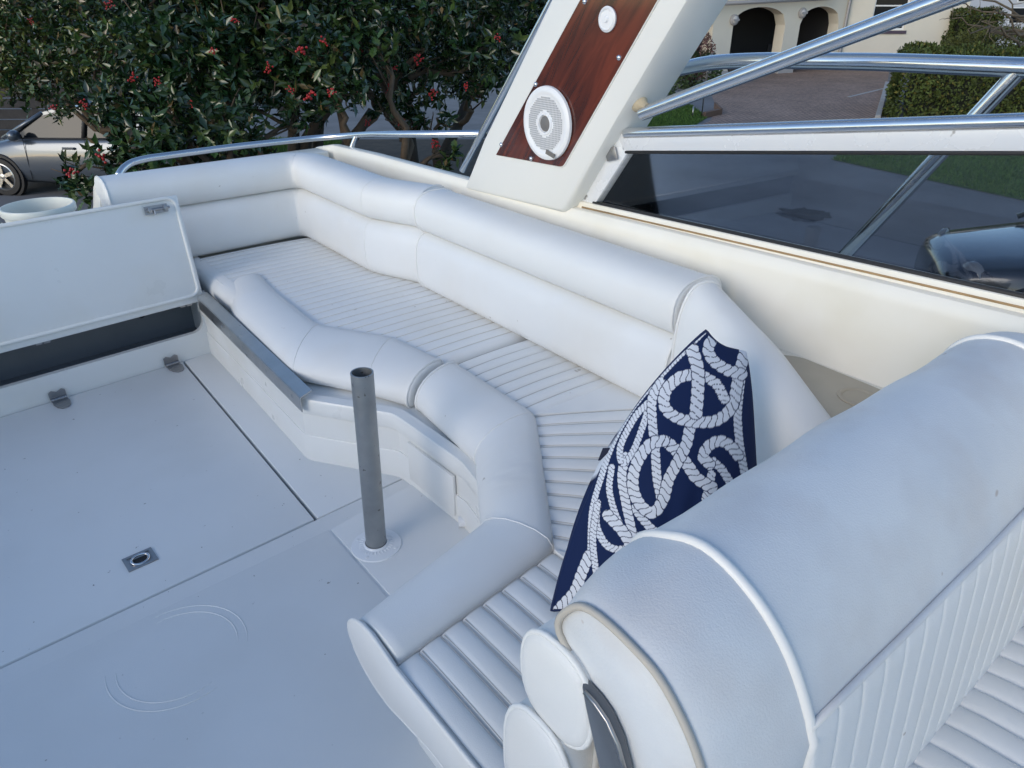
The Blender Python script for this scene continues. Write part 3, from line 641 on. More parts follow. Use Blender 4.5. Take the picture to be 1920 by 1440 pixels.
# ================================================================= LOOSE THINGS IN THE COCKPIT
pb = pz(706, 1024, 0); post = thing('table_post', B((pb[0], pb[1], .003)), 'grey metal table post standing upright in its round floor socket', 'post')
lean_ = np.array([.012, -.012, .685]); P0 = np.array([pb[0], pb[1], .004])
pm = MB(); n = 28; ro, ri = .0355, .031
v, f = lathe([(ro, 0), (ro, .545), (ro + .0006, .552), (ro, .556), (ro, .685), (ri, .685), (ri, .45)], P0, lean_, n); pm.add(v, f[:-2]); pm.build('tube', pole_m, post, 40)
mk('socket_ring', *lathe([(.088, 0), (.086, .005), (.06, .009), (.044, .010), (.040, .016), (.0375, .016), (.0370, .002)], P0 - [0, 0, .0005], n=40), plastic, post, 40)
sm_ = MB()
for k in range(4):
    a = math.radians(35 + 90 * k); sm_.add(*lathe([(.006, 0), (.006, .002), (.002, .003)], P0 + [.072 * math.cos(a), .072 * math.sin(a), .0065], n=10))
for k in range(30):
    a = 2 * math.pi * k / 30; d = np.array([math.cos(a), math.sin(a), 0]); sm_.add(*tube([P0 + d * .047 + [0, 0, .0095], P0 + d * .060 + [0, 0, .0088]], .0018, 4))
sm_.build('socket_ribs', plastic, post, 60)
# bucket on the transom deck
bq = pY(70, 384, 4.14); bc = np.array([bq[0], 4.14, .44]); BH = bq[2] - .44; bk = thing('bucket', B(bc), 'round white plastic bucket behind the open locker lid', 'bucket')
mk('shell', *lathe([(.115, 0), (.118, .004), (.150, BH - .039), (.158, BH - .036), (.161, BH - .032), (.161, BH - .006), (.157, BH), (.151, BH), (.148, BH - .008), (.146, BH - .04), (.112, .012), (.001, .012)], bc, n=56), plasticc, bk, 50)
mk('handle', *tube([bc + [.165 * math.cos(t), .165 * math.sin(t) * .9 - .012, BH - .06 - .10 * math.sin((t - math.pi) )] for t in np.linspace(math.pi, 2 * math.pi, 20)], .005, 8), plasticc, bk, 180)
lug = MB(); lug.add(*box(bc + [.02, -.168, BH - .07], bc + [.05, -.150, BH - .045], .004)).build('handle_lug', plasticc, bk, 50)

# ---- rope pattern pillow
def pillow():
    T_, A_, B_, C_ = pX(1324, 620, 1.45), np.array((.845, .905, .435)), np.array((1.40, .735, .50)), np.array((1.05, .67, .45)); TR_ = pX(1402, 646, 1.60)
    n = 420; us = np.linspace(0, 1, n); U, V = np.meshgrid(us, us, indexing='ij')     # U: T->A, V: T->B
    Pm = (T_[None, None] * ((1 - U) * (1 - V))[..., None] + A_[None, None] * (U * (1 - V))[..., None] + B_[None, None] * ((1 - U) * V)[..., None] + C_[None, None] * (U * V)[..., None])
    ear = np.exp(-(U / .16) ** 2) * np.clip((V - .0) / .35, 0, 1) * np.exp(-((V - .35) / .5) ** 2)
    Pm = Pm + (TR_ - (T_ * .65 + B_ * .35))[None, None] * ear[..., None]
    Pm = Pm + np.array([-RV[0], -RV[1], .12]) * (.105 * np.sin(np.pi * np.clip(U, 0, 1) ** .9) * (1 - V) ** 1.3)[..., None]
    nrm = np.cross(A_ - T_, B_ - T_); nrm /= np.linalg.norm(nrm)
    if nrm @ np.array([-1, -.2, 1.5]) < 0: nrm = -nrm
    su, sv = np.sin(np.pi * U), np.sin(np.pi * V); puff = .105 * (np.clip(su, 0, 1) ** .55) * (np.clip(sv, 0, 1) ** .55)
    edge_in = .035                                                                    # edges drawn in between the corners
    ctr = (T_ + A_ + B_ + C_) / 4
    pull = edge_in * (su * (1 - np.clip(sv, 0, 1) ** .3) + sv * (1 - np.clip(su, 0, 1) ** .3))
    d = ctr - Pm; d /= np.linalg.norm(d, axis=2)[..., None] + 1e-6
    Pm = Pm + d * pull[..., None]
    wr = .006 * np.sin(14 * U + 9 * V) * su * sv + .008 * np.sin(31 * U * (V + .3) + 2) * np.exp(-((V - .15) / .2) ** 2) * su + .006 * np.sin(40 * (V - U * .6)) * np.exp(-((U - .55) / .2) ** 2) * np.exp(-((V - .75) / .3) ** 2)
    top = Pm + nrm * (puff + wr)[..., None]; bot = Pm - nrm * (puff * .75)[..., None]
    # the print: ropes with twisted strands
    rng = np.random.default_rng(11); col = np.zeros((n, n, 3)); navy = np.array([.010, .022, .075]); white = np.array([.74, .75, .78]); ink = np.array([.008, .014, .045])
    col[:] = navy; curves = []
    # rope runs traced off the print, as (points, half width), in picture pixels of the cloth
    k3 = lambda L, ox=960, oy=560: [(ox + x / 3, oy + y / 3) for x, y in L]
    runs = [(k3([(480, 1150), (476, 1280), (540, 1392), (640, 1405), (690, 1330)]), 8), (k3([(560, 950), (548, 1080), (590, 1230), (650, 1330)]), 7), (k3([(690, 1180), (760, 1270), (840, 1335), (900, 1380)]), 9),
        (k3([(640, 890), (618, 1000), (640, 1150), (672, 1300), (690, 1440), (720, 1560)]), 10), (k3([(1090, 175), (900, 365), (720, 560), (630, 690), (560, 830), (500, 1010), (450, 1200), (440, 1440)]), 6.5),
        (k3([(760, 590), (690, 670), (610, 830), (622, 925), (680, 860), (735, 720), (775, 590)]), 7), (k3([(835, 470), (790, 560), (790, 700), (805, 850), (815, 1000), (835, 1110)]), 10),
        (k3([(1290, 440), (1270, 640), (1275, 760), (1290, 880), (1312, 1000)]), 9), (k3([(1130, 915), (1180, 960), (1225, 1030)]), 9), (k3([(1122, 990), (1110, 1050), (1090, 1120)]), 9),
        (k3([(1270, 880), (1230, 830), (1170, 800), (1105, 830), (1075, 890), (1110, 930)]), 12), (k3([(860, 800), (920, 850), (990, 940), (1040, 1010), (1120, 1060)]), 13),
        (k3([(1005, 700), (980, 820), (930, 920), (880, 1020), (850, 1130), (790, 1205), (715, 1150), (680, 1050), (700, 930), (775, 820), (850, 800)]), 12.5),
        (k3([(990, 430), (930, 450), (865, 520), (860, 610), (930, 670), (1050, 695), (1160, 680), (1240, 600), (1270, 460), (1320, 250)]), 12.5), (k3([(1090, 440), (1150, 480), (1195, 560)]), 11),
        (k3([(1165, 185), (1105, 270), (1130, 345), (1210, 400), (1290, 425)]), 12.5), (k3([(1015, 290), (1045, 400), (1045, 520), (1035, 640)]), 14),
        (k3([(1390, 250), (1350, 350), (1310, 450), (1230, 540), (1180, 600)], 640, 960), 12), (k3([(1440, -40), (1415, 150), (1440, 400)], 640, 960), 7), (k3([(1500, 20), (1590, 120), (1650, 240), (1700, 330)], 640, 960), 12),
        ([(1420, 900), (1470, 960), (1440, 1040), (1380, 1060), (1350, 1000), (1400, 940)], 12), ([(1180, 1080), (1250, 1120), (1300, 1060), (1260, 1010), (1200, 1040)], 12)]
    def spline(L, n_=26):
        L = [np.array(q, float) for q in L]; L = [2 * L[0] - L[1]] + L + [2 * L[-1] - L[-2]]; o_ = []
        for i in range(1, len(L) - 2):
            p0, p1, p2, p3 = L[i - 1:i + 3]
            for t in np.linspace(0, 1, n_, endpoint=False): o_.append(.5 * (2 * p1 + (p2 - p0) * t + (2 * p0 - 5 * p1 + 4 * p2 - p3) * t * t + (3 * p1 - p0 - 3 * p2 + p3) * t ** 3))
        return np.array(o_ + [L[-2]])
    rel = top - np.array([0, 0, 1.7]); dep = rel @ FV; X = np.stack([(960 + FPX * (rel @ RV) / dep).ravel(), (720 + FPX * (rel @ DV) / dep).ravel()], 1)
    colr = col.reshape(-1, 3)
    for L, wd in runs:
        wd = wd * .87; c = spline(L); pit = wd * 1.25
        seg = np.linalg.norm(np.diff(c, axis=0), axis=1); sl_ = np.concatenate([[0], np.cumsum(seg)]); tg = np.gradient(c, axis=0); tg /= np.linalg.norm(tg, axis=1)[:, None] + 1e-9
        lo, hi = c.min(0) - wd * 1.4, c.max(0) + wd * 1.4; idx = np.where((X[:, 0] > lo[0]) & (X[:, 0] < hi[0]) & (X[:, 1] > lo[1]) & (X[:, 1] < hi[1]))[0]
        for ch in np.array_split(idx, max(1, len(idx) // 4000)):
            if not len(ch): continue
            dd = X[ch][:, None, :] - c[None]; k = (dd ** 2).sum(2).argmin(1); r = X[ch] - c[k]; lat = r[:, 0] * -tg[k, 1] + r[:, 1] * tg[k, 0]; al = sl_[k] + (r * tg[k]).sum(1); rn = np.linalg.norm(r, axis=1)
            q = lat / wd; ph = (al / pit + .32 * q + .16 * np.sin(q * 2.8)) % 1.0
            scal = 1 - .13 * (1 - np.sin(np.pi * ph)); ins = (np.abs(q) < scal) & (rn < wd * 1.05); out = (np.abs(q) < scal + .15) & (rn < wd * 1.2)
            colr[ch[out]] = navy; colr[ch[ins]] = ink; colr[ch[ins & (ph > .13)]] = white
    col = colr.reshape(n, n, 3)
    # mesh: front grid, back grid, shared rim
    nb = 40; ub = np.linspace(0, n - 1, nb).astype(int)
    v = top.reshape(-1, 3); f = [[i * n + j, (i + 1) * n + j, (i + 1) * n + j + 1, i * n + j + 1] for i in range(n - 1) for j in range(n - 1)]
    vb = bot[np.ix_(ub, ub)].reshape(-1, 3); o0 = len(v); f2 = [[o0 + i * nb + j, o0 + i * nb + j + 1, o0 + (i + 1) * nb + j + 1, o0 + (i + 1) * nb + j] for i in range(nb - 1) for j in range(nb - 1)]
    pil = thing('pillow', B(np.concatenate([v, vb]).mean(0) * [1, 1, 0] + [0, 0, .42]), 'navy blue throw pillow printed with white twisted rope loops', 'pillow')
    m = attr_mat('pillow_print', .85, .2)
    o = mk('pillow_cover', np.concatenate([v, vb]), f + f2, m, pil, 180)
    a = o.data.attributes.new('Col', 'FLOAT_COLOR', 'POINT'); cv = np.ones((len(o.data.vertices), 4)); cv[:n * n, :3] = col.reshape(-1, 3)
    cb = col[np.ix_(ub, ub)].reshape(-1, 3); cv[n * n:, :3] = cb; a.data.foreach_set('color', cv.ravel())
    rim_ = [top[i, 0] for i in range(0, n, 6)] + [top[n - 1, j] for j in range(0, n, 6)] + [top[i, n - 1] for i in range(n - 1, -1, -6)] + [top[0, j] for j in range(n - 1, -1, -6)]
    mk('edge_seam', *tube(rim_, .004, 6, True), mat('navy_cloth', (.010, .022, .075), .85), pil, 180)
    mk('zip_tag', *obox(top[int(n * .42), 0] + [-.004, 0, 0], (-.012, .016, -.004), (-.014, 0, -.03), (.002, .002, 0)), mat('tag_navy', (.008, .012, .035), .8), pil)
pillow()

# ================================================================= VEGETATION
def leaf_mesh(name, Pos, Dir, Up, size, colr, m, parent, wid=.42, fold=.12, curl=.10):
    """many small folded leaves in one mesh (numpy)"""
    n = len(Pos); Dir = Dir / np.linalg.norm(Dir, axis=1)[:, None]; S = np.cross(Dir, Up); S /= np.linalg.norm(S, axis=1)[:, None] + 1e-9; Nn = np.cross(S, Dir)
    L = size[:, None]; b = Pos; mid = Pos + Dir * L * .48 - Nn * L * fold * .5
    l = Pos + Dir * L * .46 + S * L * wid * .5 + Nn * L * fold * .5; r = Pos + Dir * L * .46 - S * L * wid * .5 + Nn * L * fold * .5; tip = Pos + Dir * L - Nn * L * curl
    V = np.stack([b, l, mid, r, tip], 1).reshape(-1, 3); k = np.arange(n)[:, None] * 5
    Fc = np.stack([k + [0, 2, 1], k + [0, 3, 2], k + [1, 2, 4], k + [2, 3, 4]], 1).reshape(-1, 3)
    me = bpy.data.meshes.new(name); org = ORG[parent.name]; V = V - org
    me.vertices.add(len(V)); me.vertices.foreach_set('co', V.ravel()); me.loops.add(Fc.size); me.loops.foreach_set('vertex_index', Fc.ravel().astype(np.int32))
    me.polygons.add(len(Fc)); me.polygons.foreach_set('loop_start', np.arange(0, Fc.size, 3, dtype=np.int32)); me.update(calc_edges=True)
    a = me.attributes.new('Col', 'FLOAT_COLOR', 'POINT'); c4 = np.ones((n, 5, 4)); c4[:, :, :3] = colr[:, None, :]; a.data.foreach_set('color', c4.ravel())
    me.materials.append(m); o = bpy.data.objects.new(name, me); C.objects.link(o); o.parent = parent; ORG[o.name] = org; return o
def rdir(rng, n): d = rng.normal(size=(n, 3)); return d / np.linalg.norm(d, axis=1)[:, None]
def limb(rng, a, b, r0, r1, n=7, wob=.12):
    a = np.array(a, float); b = np.array(b, float); L = np.linalg.norm(b - a); P = [a + (b - a) * t for t in np.linspace(0, 1, n)]; off = np.zeros(3)
    for i in range(1, n - 1): off = off * .6 + rng.normal(size=3) * L * wob * .35; P[i] = P[i] + off
    return tube(P, list(np.linspace(r0, r1, n)), 6), P
spiny = [(0, 0), (.12, .10), (.22, .24), (.30, .17), (.44, .30), (.54, .20), (.70, .27), (.80, .14), (1, 0)]
def big_leaf_mesh():
    v = [(x, 0, -.06 * math.sin(math.pi * x) - .10 * x * x) for x, _ in spiny]; f = []; n = len(spiny)
    for s in (1, -1):
        o = len(v); v += [(x, s * y, .05 * y / .3 - .10 * x * x) for x, y in spiny[1:-1]]
        for k in range(n - 1):
            a, b = k, k + 1; L = [i for i in ([a, b] + ([o + b - 1] if b < n - 1 else []) + ([o + a - 1] if a > 0 else []))]
            f.append(L if s > 0 else L[::-1])
    me = bpy.data.meshes.new('leaf'); me.from_pydata(v, [], f); me.materials.append(leaf1); return me
BLM = big_leaf_mesh()
bmc = MB(); rb = random.Random(3)
def berry_mesh():
    bm = bmesh.new()
    for k in range(11):
        c = Vector((rb.gauss(0, .020), rb.gauss(0, .020), rb.gauss(0, .013))); bmesh.ops.create_icosphere(bm, subdivisions=1, radius=.0085, matrix=Matrix.Translation(c))
    me = bpy.data.meshes.new('berry_cluster'); bm.to_mesh(me); bm.free(); me.materials.append(berry)
    for p in me.polygons: p.use_smooth = True
    return me
BRM = berry_mesh()
def holly(label, trunk_at, blobs, seed, density, size, tint_=(1, 1, 1), nleaf=100, berries=(), stems=3, twigs=40, trunk_r=.09, dead=.03):
    rng = np.random.default_rng(seed); base = np.array([trunk_at[0], trunk_at[1], 0.0]); t = thing('holly_tree', tuple(base), label, 'tree', 'holly trees behind the boat')
    bl = [(np.array(c), np.array(r)) for c, r in blobs]; top = np.mean([c for c, r in bl], 0)
    tr = MB(); joints = []
    for k in range(stems):
        a = rng.uniform(0, 6.28); s0 = base + [.25 * math.cos(a), .25 * math.sin(a), 0]; s1 = base + (top - base) * [.6, .6, .75] + rng.normal(size=3) * [.5, .5, .15]
        sh, P = limb(rng, s0, s1, trunk_r, trunk_r * .5, 8, .10); tr.add(*sh); joints += P[4:]
    mk('trunk', tr.v, tr.f, bark, t, 60, False)
    lb = MB(); tips = []
    for c, r in bl:
        j = min(joints, key=lambda q: np.linalg.norm(q - c) + rng.uniform(0, .6)); sh, P = limb(rng, j, c, trunk_r * .34, .012, 8, .16); lb.add(*sh)
        for k in range(max(1, int(twigs / len(bl)))):
            d = rdir(rng, 1)[0]; e = c + d * r * rng.uniform(.7, 1.05); sh2, P2 = limb(rng, P[rng.integers(2, 8)], e, .009, .003, 6, .2); lb.add(*sh2)
    mk('limbs', lb.v, lb.f, twig, t, 180, False)
    pos = []; 
    for c, r in bl:
        n = max(6, int(density * r[0] * r[1] * r[2] * 4.2)); d = rdir(rng, n); rad = rng.uniform(.12, 1, n) ** .5; pos.append(c + d * rad[:, None] * r)
    pos = np.concatenate(pos); tipd = pos - np.array([bl[0][0]])  ; tipd = rdir(rng, len(pos)) * .8 + np.array([-F0[0], -F0[1], .35]) * .5
    per = 9; Pp = np.repeat(pos, per, 0); Td = np.repeat(tipd / np.linalg.norm(tipd, axis=1)[:, None], per, 0)
    off = rng.uniform(-.12, .05, len(Pp)); D = Td * .75 + rdir(rng, len(Pp)) * .95; Up = Td + rdir(rng, len(Pp)) * .5
    Pp = Pp + Td * off[:, None]; sz = size * rng.uniform(.6, 1.25, len(Pp))
    tone = np.repeat(rng.uniform(.55, 1.25, len(pos)), per)[:, None] * rng.uniform(.75, 1.25, (len(Pp), 1)); cA = np.array([.026, .066, .022]); cB = np.array([.085, .115, .030])
    mixv = np.repeat(rng.uniform(0, 1, len(pos)) ** 3, per)[:, None]; col = (cA * (1 - mixv) + cB * mixv) * tone * np.array(tint_)
    brown = rng.uniform(size=len(Pp)) < dead; col[brown] = np.array([.12, .085, .035]) * rng.uniform(.6, 1.2, (brown.sum(), 1))
    o = leaf_mesh('crown', Pp, D, Up, sz, col, leafm, t); o['kind'] = 'stuff'
    front = sorted(range(len(pos)), key=lambda i: pos[i] @ F0 + rng.uniform(0, .8))[:max(1, nleaf // 5)] if nleaf else []
    for i in front:
        for k in range(5):
            lf = bpy.data.objects.new('leaf', BLM); C.objects.link(lf); lf.parent = t
            d = Vector(-F0 * .35 + rdir(rng, 1)[0] + ZV * .15); lf.location = Vector(pos[i] - base - F0 * .05 + rng.normal(size=3) * .02); lf.rotation_euler = d.to_track_quat('X', 'Z').to_euler(); s = size * rng.uniform(.9, 1.3); lf.scale = (s, s, s)
    for q in berries:
        bb = bpy.data.objects.new('berry_cluster', BRM); C.objects.link(bb); bb.parent = t; p = at(q[0], q[1], q[2]) - base; bb.location = Vector(p); bb.rotation_euler = (rng.uniform(0, 3), rng.uniform(0, 3), 0); s = rng.uniform(.75, 1.25); bb.scale = (s, s, s)
    return t
def blob(x, y, depth, rx, ry=None, rd=.55):     # pixel radius -> metres, depth radius in metres
    s = depth / FPX; r = rx * s; rz = (ry or rx) * s; return (at(x, y, depth), (max(r, .05), max(rd, .05) if rd < r else r, rz))
rg_ = random.Random(5)
b1 = [blob(x + rg_.uniform(-25, 25), y + rg_.uniform(-12, 12), dp + rg_.uniform(-.25, .25), rr, rr * .8, .35) for x, y, rr, dp in (
    (300, -30, 110, 5.6), (430, 20, 100, 5.5), (560, -20, 110, 5.6), (330, 90, 95, 5.5), (450, 120, 95, 5.4), (560, 110, 85, 5.5), (240, 180, 70, 5.4), (330, 200, 75, 5.3), (430, 225, 75, 5.3), (540, 200, 60, 5.5), (620, 150, 55, 5.4),
    (190, 290, 50, 5.1), (150, 320, 40, 5.0), (240, 320, 50, 5.1), (300, 280, 55, 5.2), (380, 280, 50, 5.4), (205, 360, 35, 5.0), (270, 250, 55, 5.3), (480, 290, 45, 5.5))]
holly('glossy dark green holly tree with red berries behind the transom', at(420, 330, 6.3)[:2], b1, 21, 800, .092, (.70, .75, .72), 130,
      [(205, 7, 5.05), (440, 40, 4.95), (608, 76, 5.0), (566, 92, 5.0), (582, 182, 4.95), (622, 170, 4.95), (295, 152, 5.0), (360, 192, 4.95), (192, 292, 4.75), (133, 320, 4.7), (545, 168, 5.0), (250, 148, 5.0), (400, 95, 5.0), (505, 130, 5.0), (160, 195, 5.0)], 3, 60)
b2 = [blob(x + rg_.uniform(-25, 25), y + rg_.uniform(-12, 12), dp + rg_.uniform(-.3, .3), rr, rr * .8, .4) for x, y, rr, dp in (
    (680, -20, 90, 6.2), (800, 10, 90, 6.4), (920, -20, 90, 6.6), (670, 100, 65, 6.1), (760, 110, 70, 6.2), (880, 80, 75, 6.5), (690, 175, 45, 6.0), (790, 190, 50, 6.1), (880, 160, 55, 6.4), (840, 225, 40, 6.2), (960, 120, 55, 6.8), (735, 200, 35, 6.1), (850, 310, 30, 6.3), (700, 70, 60, 5.9))]
holly('open holly tree with bare twisting twigs beside the radar arch', at(770, 330, 7.0)[:2], b2, 22, 480, .092, (.62, .70, .66), 100,
      [(935, 70, 6.0), (785, 108, 5.8), (740, 127, 5.8), (875, 162, 6.0), (668, 168, 5.7), (754, 228, 5.8), (731, 170, 5.8), (812, 174, 5.9), (678, 95, 5.7), (690, 230, 5.8), (818, 268, 6.0)], 4, 90, .10)
b3 = [blob(x, y + rg_.uniform(-10, 10), dp, rr, rr * .75, .8) for x, y, rr, dp in (
    (20, -20, 120, 8.0), (130, 10, 120, 7.8), (60, 100, 95, 7.8), (160, 120, 90, 7.6), (30, 160, 60, 7.8), (120, 180, 60, 7.5), (-60, 80, 110, 8.2), (230, 100, 90, 7.4), (215, 215, 45, 7.2))]
holly('yellowish green holly tree above the parked silver car', at(330, 320, 9.0)[:2], b3, 23, 330, .085, (1.25, 1.1, .8), 60, [(60, 40, 7.0), (100, 200, 6.9)], 3, 40, .10, .10)
# dense backdrop of evergreens across the verge
b4 = [blob(x, y, dp, rr, rr * .8, 1.2) for x, y, rr, dp in ((250, -30, 190, 10.5), (450, 20, 190, 10.2), (640, -20, 180, 10.6), (820, 0, 170, 10.5), (980, -10, 150, 10.8), (330, 120, 130, 10.0), (520, 120, 120, 10.0), (690, 110, 95, 10.2), (850, 110, 90, 10.4), (420, 195, 60, 9.6))]
holly('dense dark evergreen tree filling the gap behind the hollies', at(560, 300, 11)[:2], b4, 24, 230, .11, (.45, .5, .45), 0, (), 4, 50, .13)

def hedge(name, label, P, Dx, Dy, h, n, seed, tintc, leaf=.07, rounded=.0):
    """clipped block: corner P, edge vectors Dx, Dy, height h"""
    rng = np.random.default_rng(seed); P = np.array([*P, 0.0]); Dx = np.array([*Dx, 0.0]); Dy = np.array([*Dy, 0.0])
    t = thing(name, tuple(P + Dx / 2 + Dy / 2), label, 'hedge')
    core = mk('branch_core', *obox(P + Dx * .03 + Dy * .03 + [0, 0, .02], Dx * .94, Dy * .94, (0, 0, h * .93)), mat('hedge_core', (.012, .016, .008), .9), t, None, False)
    areas = [np.linalg.norm(Dx) * h, np.linalg.norm(Dy) * h, np.linalg.norm(Dx) * h, np.linalg.norm(Dy) * h, np.linalg.norm(np.cross(Dx, Dy))]; areas = np.array(areas) / sum(areas)
    side = rng.choice(5, n, p=areas); a, b = rng.uniform(size=n), rng.uniform(size=n); pos = np.zeros((n, 3)); nr = np.zeros((n, 3)); ux, uy = Dx / np.linalg.norm(Dx), Dy / np.linalg.norm(Dy)
    for s in range(5):
        k = side == s
        if s == 0: pos[k] = P + a[k, None] * Dx + b[k, None] * [0, 0, h]; nr[k] = -uy
        if s == 1: pos[k] = P + a[k, None] * Dy + b[k, None] * [0, 0, h]; nr[k] = -ux
        if s == 2: pos[k] = P + Dy + a[k, None] * Dx + b[k, None] * [0, 0, h]; nr[k] = uy
        if s == 3: pos[k] = P + Dx + a[k, None] * Dy + b[k, None] * [0, 0, h]; nr[k] = ux
        if s == 4: pos[k] = P + a[k, None] * Dx + b[k, None] * Dy + [0, 0, h]; nr[k] = [0, 0, 1]
    lump = .06 * np.sin(pos[:, 0] * 3.1 + pos[:, 2] * 4) + .05 * np.sin(pos[:, 1] * 4.3 - pos[:, 2] * 5) + rng.normal(size=n) * .035
    pos += nr * lump[:, None] + nr * .03; D = nr * .6 + rdir(rng, n) * .9 + [0, 0, .3]; Up = nr + rdir(rng, n) * .6
    col = np.array(tintc) * rng.uniform(.5, 1.5, (n, 1)); br = rng.uniform(size=n) < .08; col[br] *= np.array([1.7, 1.1, .9])
    o = leaf_mesh('foliage', pos, D, Up, leaf * rng.uniform(.6, 1.4, n), col, hedgem, t, .5); o['kind'] = 'stuff'
    return t
hA = gnd(1657, 228)[:2]; away = gnd(1668, 130)[:2] - hA; away = away / np.linalg.norm(away) * 7.0; rt = np.array([away[1], -away[0]]); rt = rt / np.linalg.norm(rt) * 12
hedge('clipped_hedge', 'long clipped green hedge along the right edge of the driveway', hA + rt / 12 * .15, rt, away * .62, 1.62, 60000, 31, (.062, .085, .020), .10)
hB = gnd(1800, 128)[:2]; hedge('clipped_hedge', 'taller square yew block rising behind the long hedge', at(1792, 62, 33)[:2], RV[:2] * 1.9, F0[:2] * 1.6, 2.45, 9000, 32, (.055, .075, .018), .13)
def mound(name, label, c, r, n, seed, colc, leaf, cat='shrub'):
    rng = np.random.default_rng(seed); c = np.array(c, float); r = np.array(r); t = thing(name, (c[0], c[1], 0), label, cat)
    st = MB()
    for k in range(5):
        sh, _ = limb(rng, (c[0] + rng.normal() * .1, c[1] + rng.normal() * .1, 0), c + rdir(rng, 1)[0] * r * .5, .03, .01); st.add(*sh)
    st.build('stems', bark, t, 60, False)
    d = rdir(rng, n); pos = c + d * (rng.uniform(.3, 1, n) ** .4)[:, None] * r; pos[:, 2] = np.maximum(pos[:, 2], .03); D = d + rdir(rng, n) * .9
    col = np.array(colc) * rng.uniform(.5, 1.5, (n, 1)); o = leaf_mesh('foliage', pos, D, rdir(rng, n), leaf * rng.uniform(.6, 1.3, n), col, hedgem, t, .5); o['kind'] = 'stuff'; return t
m0 = at(1880, 85, 29); mound('juniper_bush', 'low spreading juniper mounded on top of the hedge end', (m0[0], m0[1], 1.25), (2.6, 2.0, .75), 9000, 33, (.075, .085, .022), .12)
m1 = gnd(1305, 165); mound('garden_shrub', 'dark leafy shrub at the left pillar of the carport', (m1[0], m1[1], .55), (1.0, .8, .75), 2500, 34, (.05, .08, .03), .12)
m2 = at(1300, 95, 27); mound('flowering_shrub', 'pinkish flowering shrub behind the radar arch beside the house', (m2[0], m2[1], 1.15), (.8, .8, .9), 2200, 35, (.16, .09, .08), .11)
m3 = gnd(1275, 205); mound('garden_shrub', 'small green shrub growing on the lawn by the radar arch', (m3[0] - .5, m3[1] + .6, .35), (.8, .6, .5), 1500, 36, (.045, .075, .02), .09)
# lawn and verges
def lawn(label, poly, n, seed, z=.008):
    rng = np.random.default_rng(seed); P = np.array(poly)
    struct(mk('lawn', [(p[0], p[1], z) for p in P], [list(range(len(P)))], turf, None, None, False))
    lo, hi = P.min(0), P.max(0); q = rng.uniform(lo, hi, (n * 3, 2)); ins = np.zeros(len(q), bool)
    for i in range(len(P)):
        a, b = P[i], P[(i + 1) % len(P)]; c = ((a[1] > q[:, 1]) != (b[1] > q[:, 1])) & (q[:, 0] < (b[0] - a[0]) * (q[:, 1] - a[1]) / (b[1] - a[1] + 1e-12) + a[0]); ins ^= c
    q = q[ins][:n]; k = len(q); pos = np.column_stack([q, np.full(k, z)]); t = thing('grass', (P[:, 0].mean(), P[:, 1].mean(), 0), label, 'grass')
    D = np.column_stack([rng.normal(size=(k, 2)) * .5, np.ones(k)]); col = np.array([.065, .13, .025]) * rng.uniform(.6, 1.5, (k, 1))
    del t['label'], t['category']; nm = t.name; bpy.data.objects.remove(t); ORG['_g'] = np.zeros(3)
    class _P: name = '_g'
    holder = bpy.data.objects.new('tmp', None); C.objects.link(holder); ORG[holder.name] = np.zeros(3)
    o = leaf_mesh('grass', pos, D, rdir(rng, k), .07 * rng.uniform(.6, 1.5, k), col, grassm, holder, .22); o.parent = None; bpy.data.objects.remove(holder); o['kind'] = 'stuff'; o['label'] = label; o['category'] = 'grass'
lawn('short green grass of the lawn beyond the radar arch', [g2(1180, 250), g2(1300, 238), g2(1325, 222), g2(1290, 195), g2(1150, 205)], 9000, 41)
lawn('green grass verge seen through the tinted window', [g2(1560, 300), g2(1700, 330), g2(1960, 385), g2(2000, 250), g2(1662, 236)], 26000, 42)
lawn('grass strip behind the aft rail', [g2(420, 300), g2(640, 292), g2(640, 262), g2(450, 262)], 6000, 43)
bed = [g2(120, 330), g2(900, 345), g2(960, 262), g2(640, 262), g2(645, 296), g2(420, 300), g2(160, 300)]
struct(mk('planting_bed_shade', [(p[0], p[1], .012) for p in bed], [list(range(len(bed)))], soil_shade, None, None, False))  # dark soil sheet, extended to paint in the shade beneath the hollies

# ================================================================= HOUSE, DRIVE, FENCE
render_w = mat('house_render', (.72, .67, .56), .9, var=.06, vs=.7, bump=.25, bs=40)
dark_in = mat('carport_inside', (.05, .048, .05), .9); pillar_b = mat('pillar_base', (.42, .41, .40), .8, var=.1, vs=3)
roofm = mat('roof_tile', (.12, .07, .055), .8, var=.3, vs=4); gutter = mat('gutter_grey', (.35, .34, .34), .5); uw = mat('window_white', (.78, .78, .76), .4)
hp0 = gnd(1326, 146); u_ = gnd(1472, 137) - hp0; u_[2] = 0; u_ /= np.linalg.norm(u_); n_ = np.array([u_[1], -u_[0], 0]); n_ = n_ if n_ @ F0 < 0 else -n_; bk_ = -n_
house = thing('house', tuple(hp0 + u_ * 5), 'cream rendered house with arched carport at the end of the brick drive', 'house')
def hx_(px):          # distance along the facade for a pixel column near the base line
    d = ray(px, 130); d[2] = 0; A = np.array([[u_[0], -d[0]], [u_[1], -d[1]]]); s = np.linalg.solve(A, -hp0[:2]); return s[0]
HP = lambda s, z, o=0.0: hp0 + u_ * s + bk_ * o + np.array([0, 0, z])
def hz(px, py, o=0.0):  # height on the facade
    s = hx_(px); p = HP(s, 0, o); d = ray(px, py); k = (p[:2] @ d[:2]) / (d[:2] @ d[:2]); return CAMZ + d[2] * k
WT = 3.5; TH = .55
ops = [(hx_(1290) - 1.2, hx_(1328)), (hx_(1364), hx_(1459)), (hx_(1486), hx_(1556))]
zs_, zt_ = hz(1400, 48), hz(1410, 13)
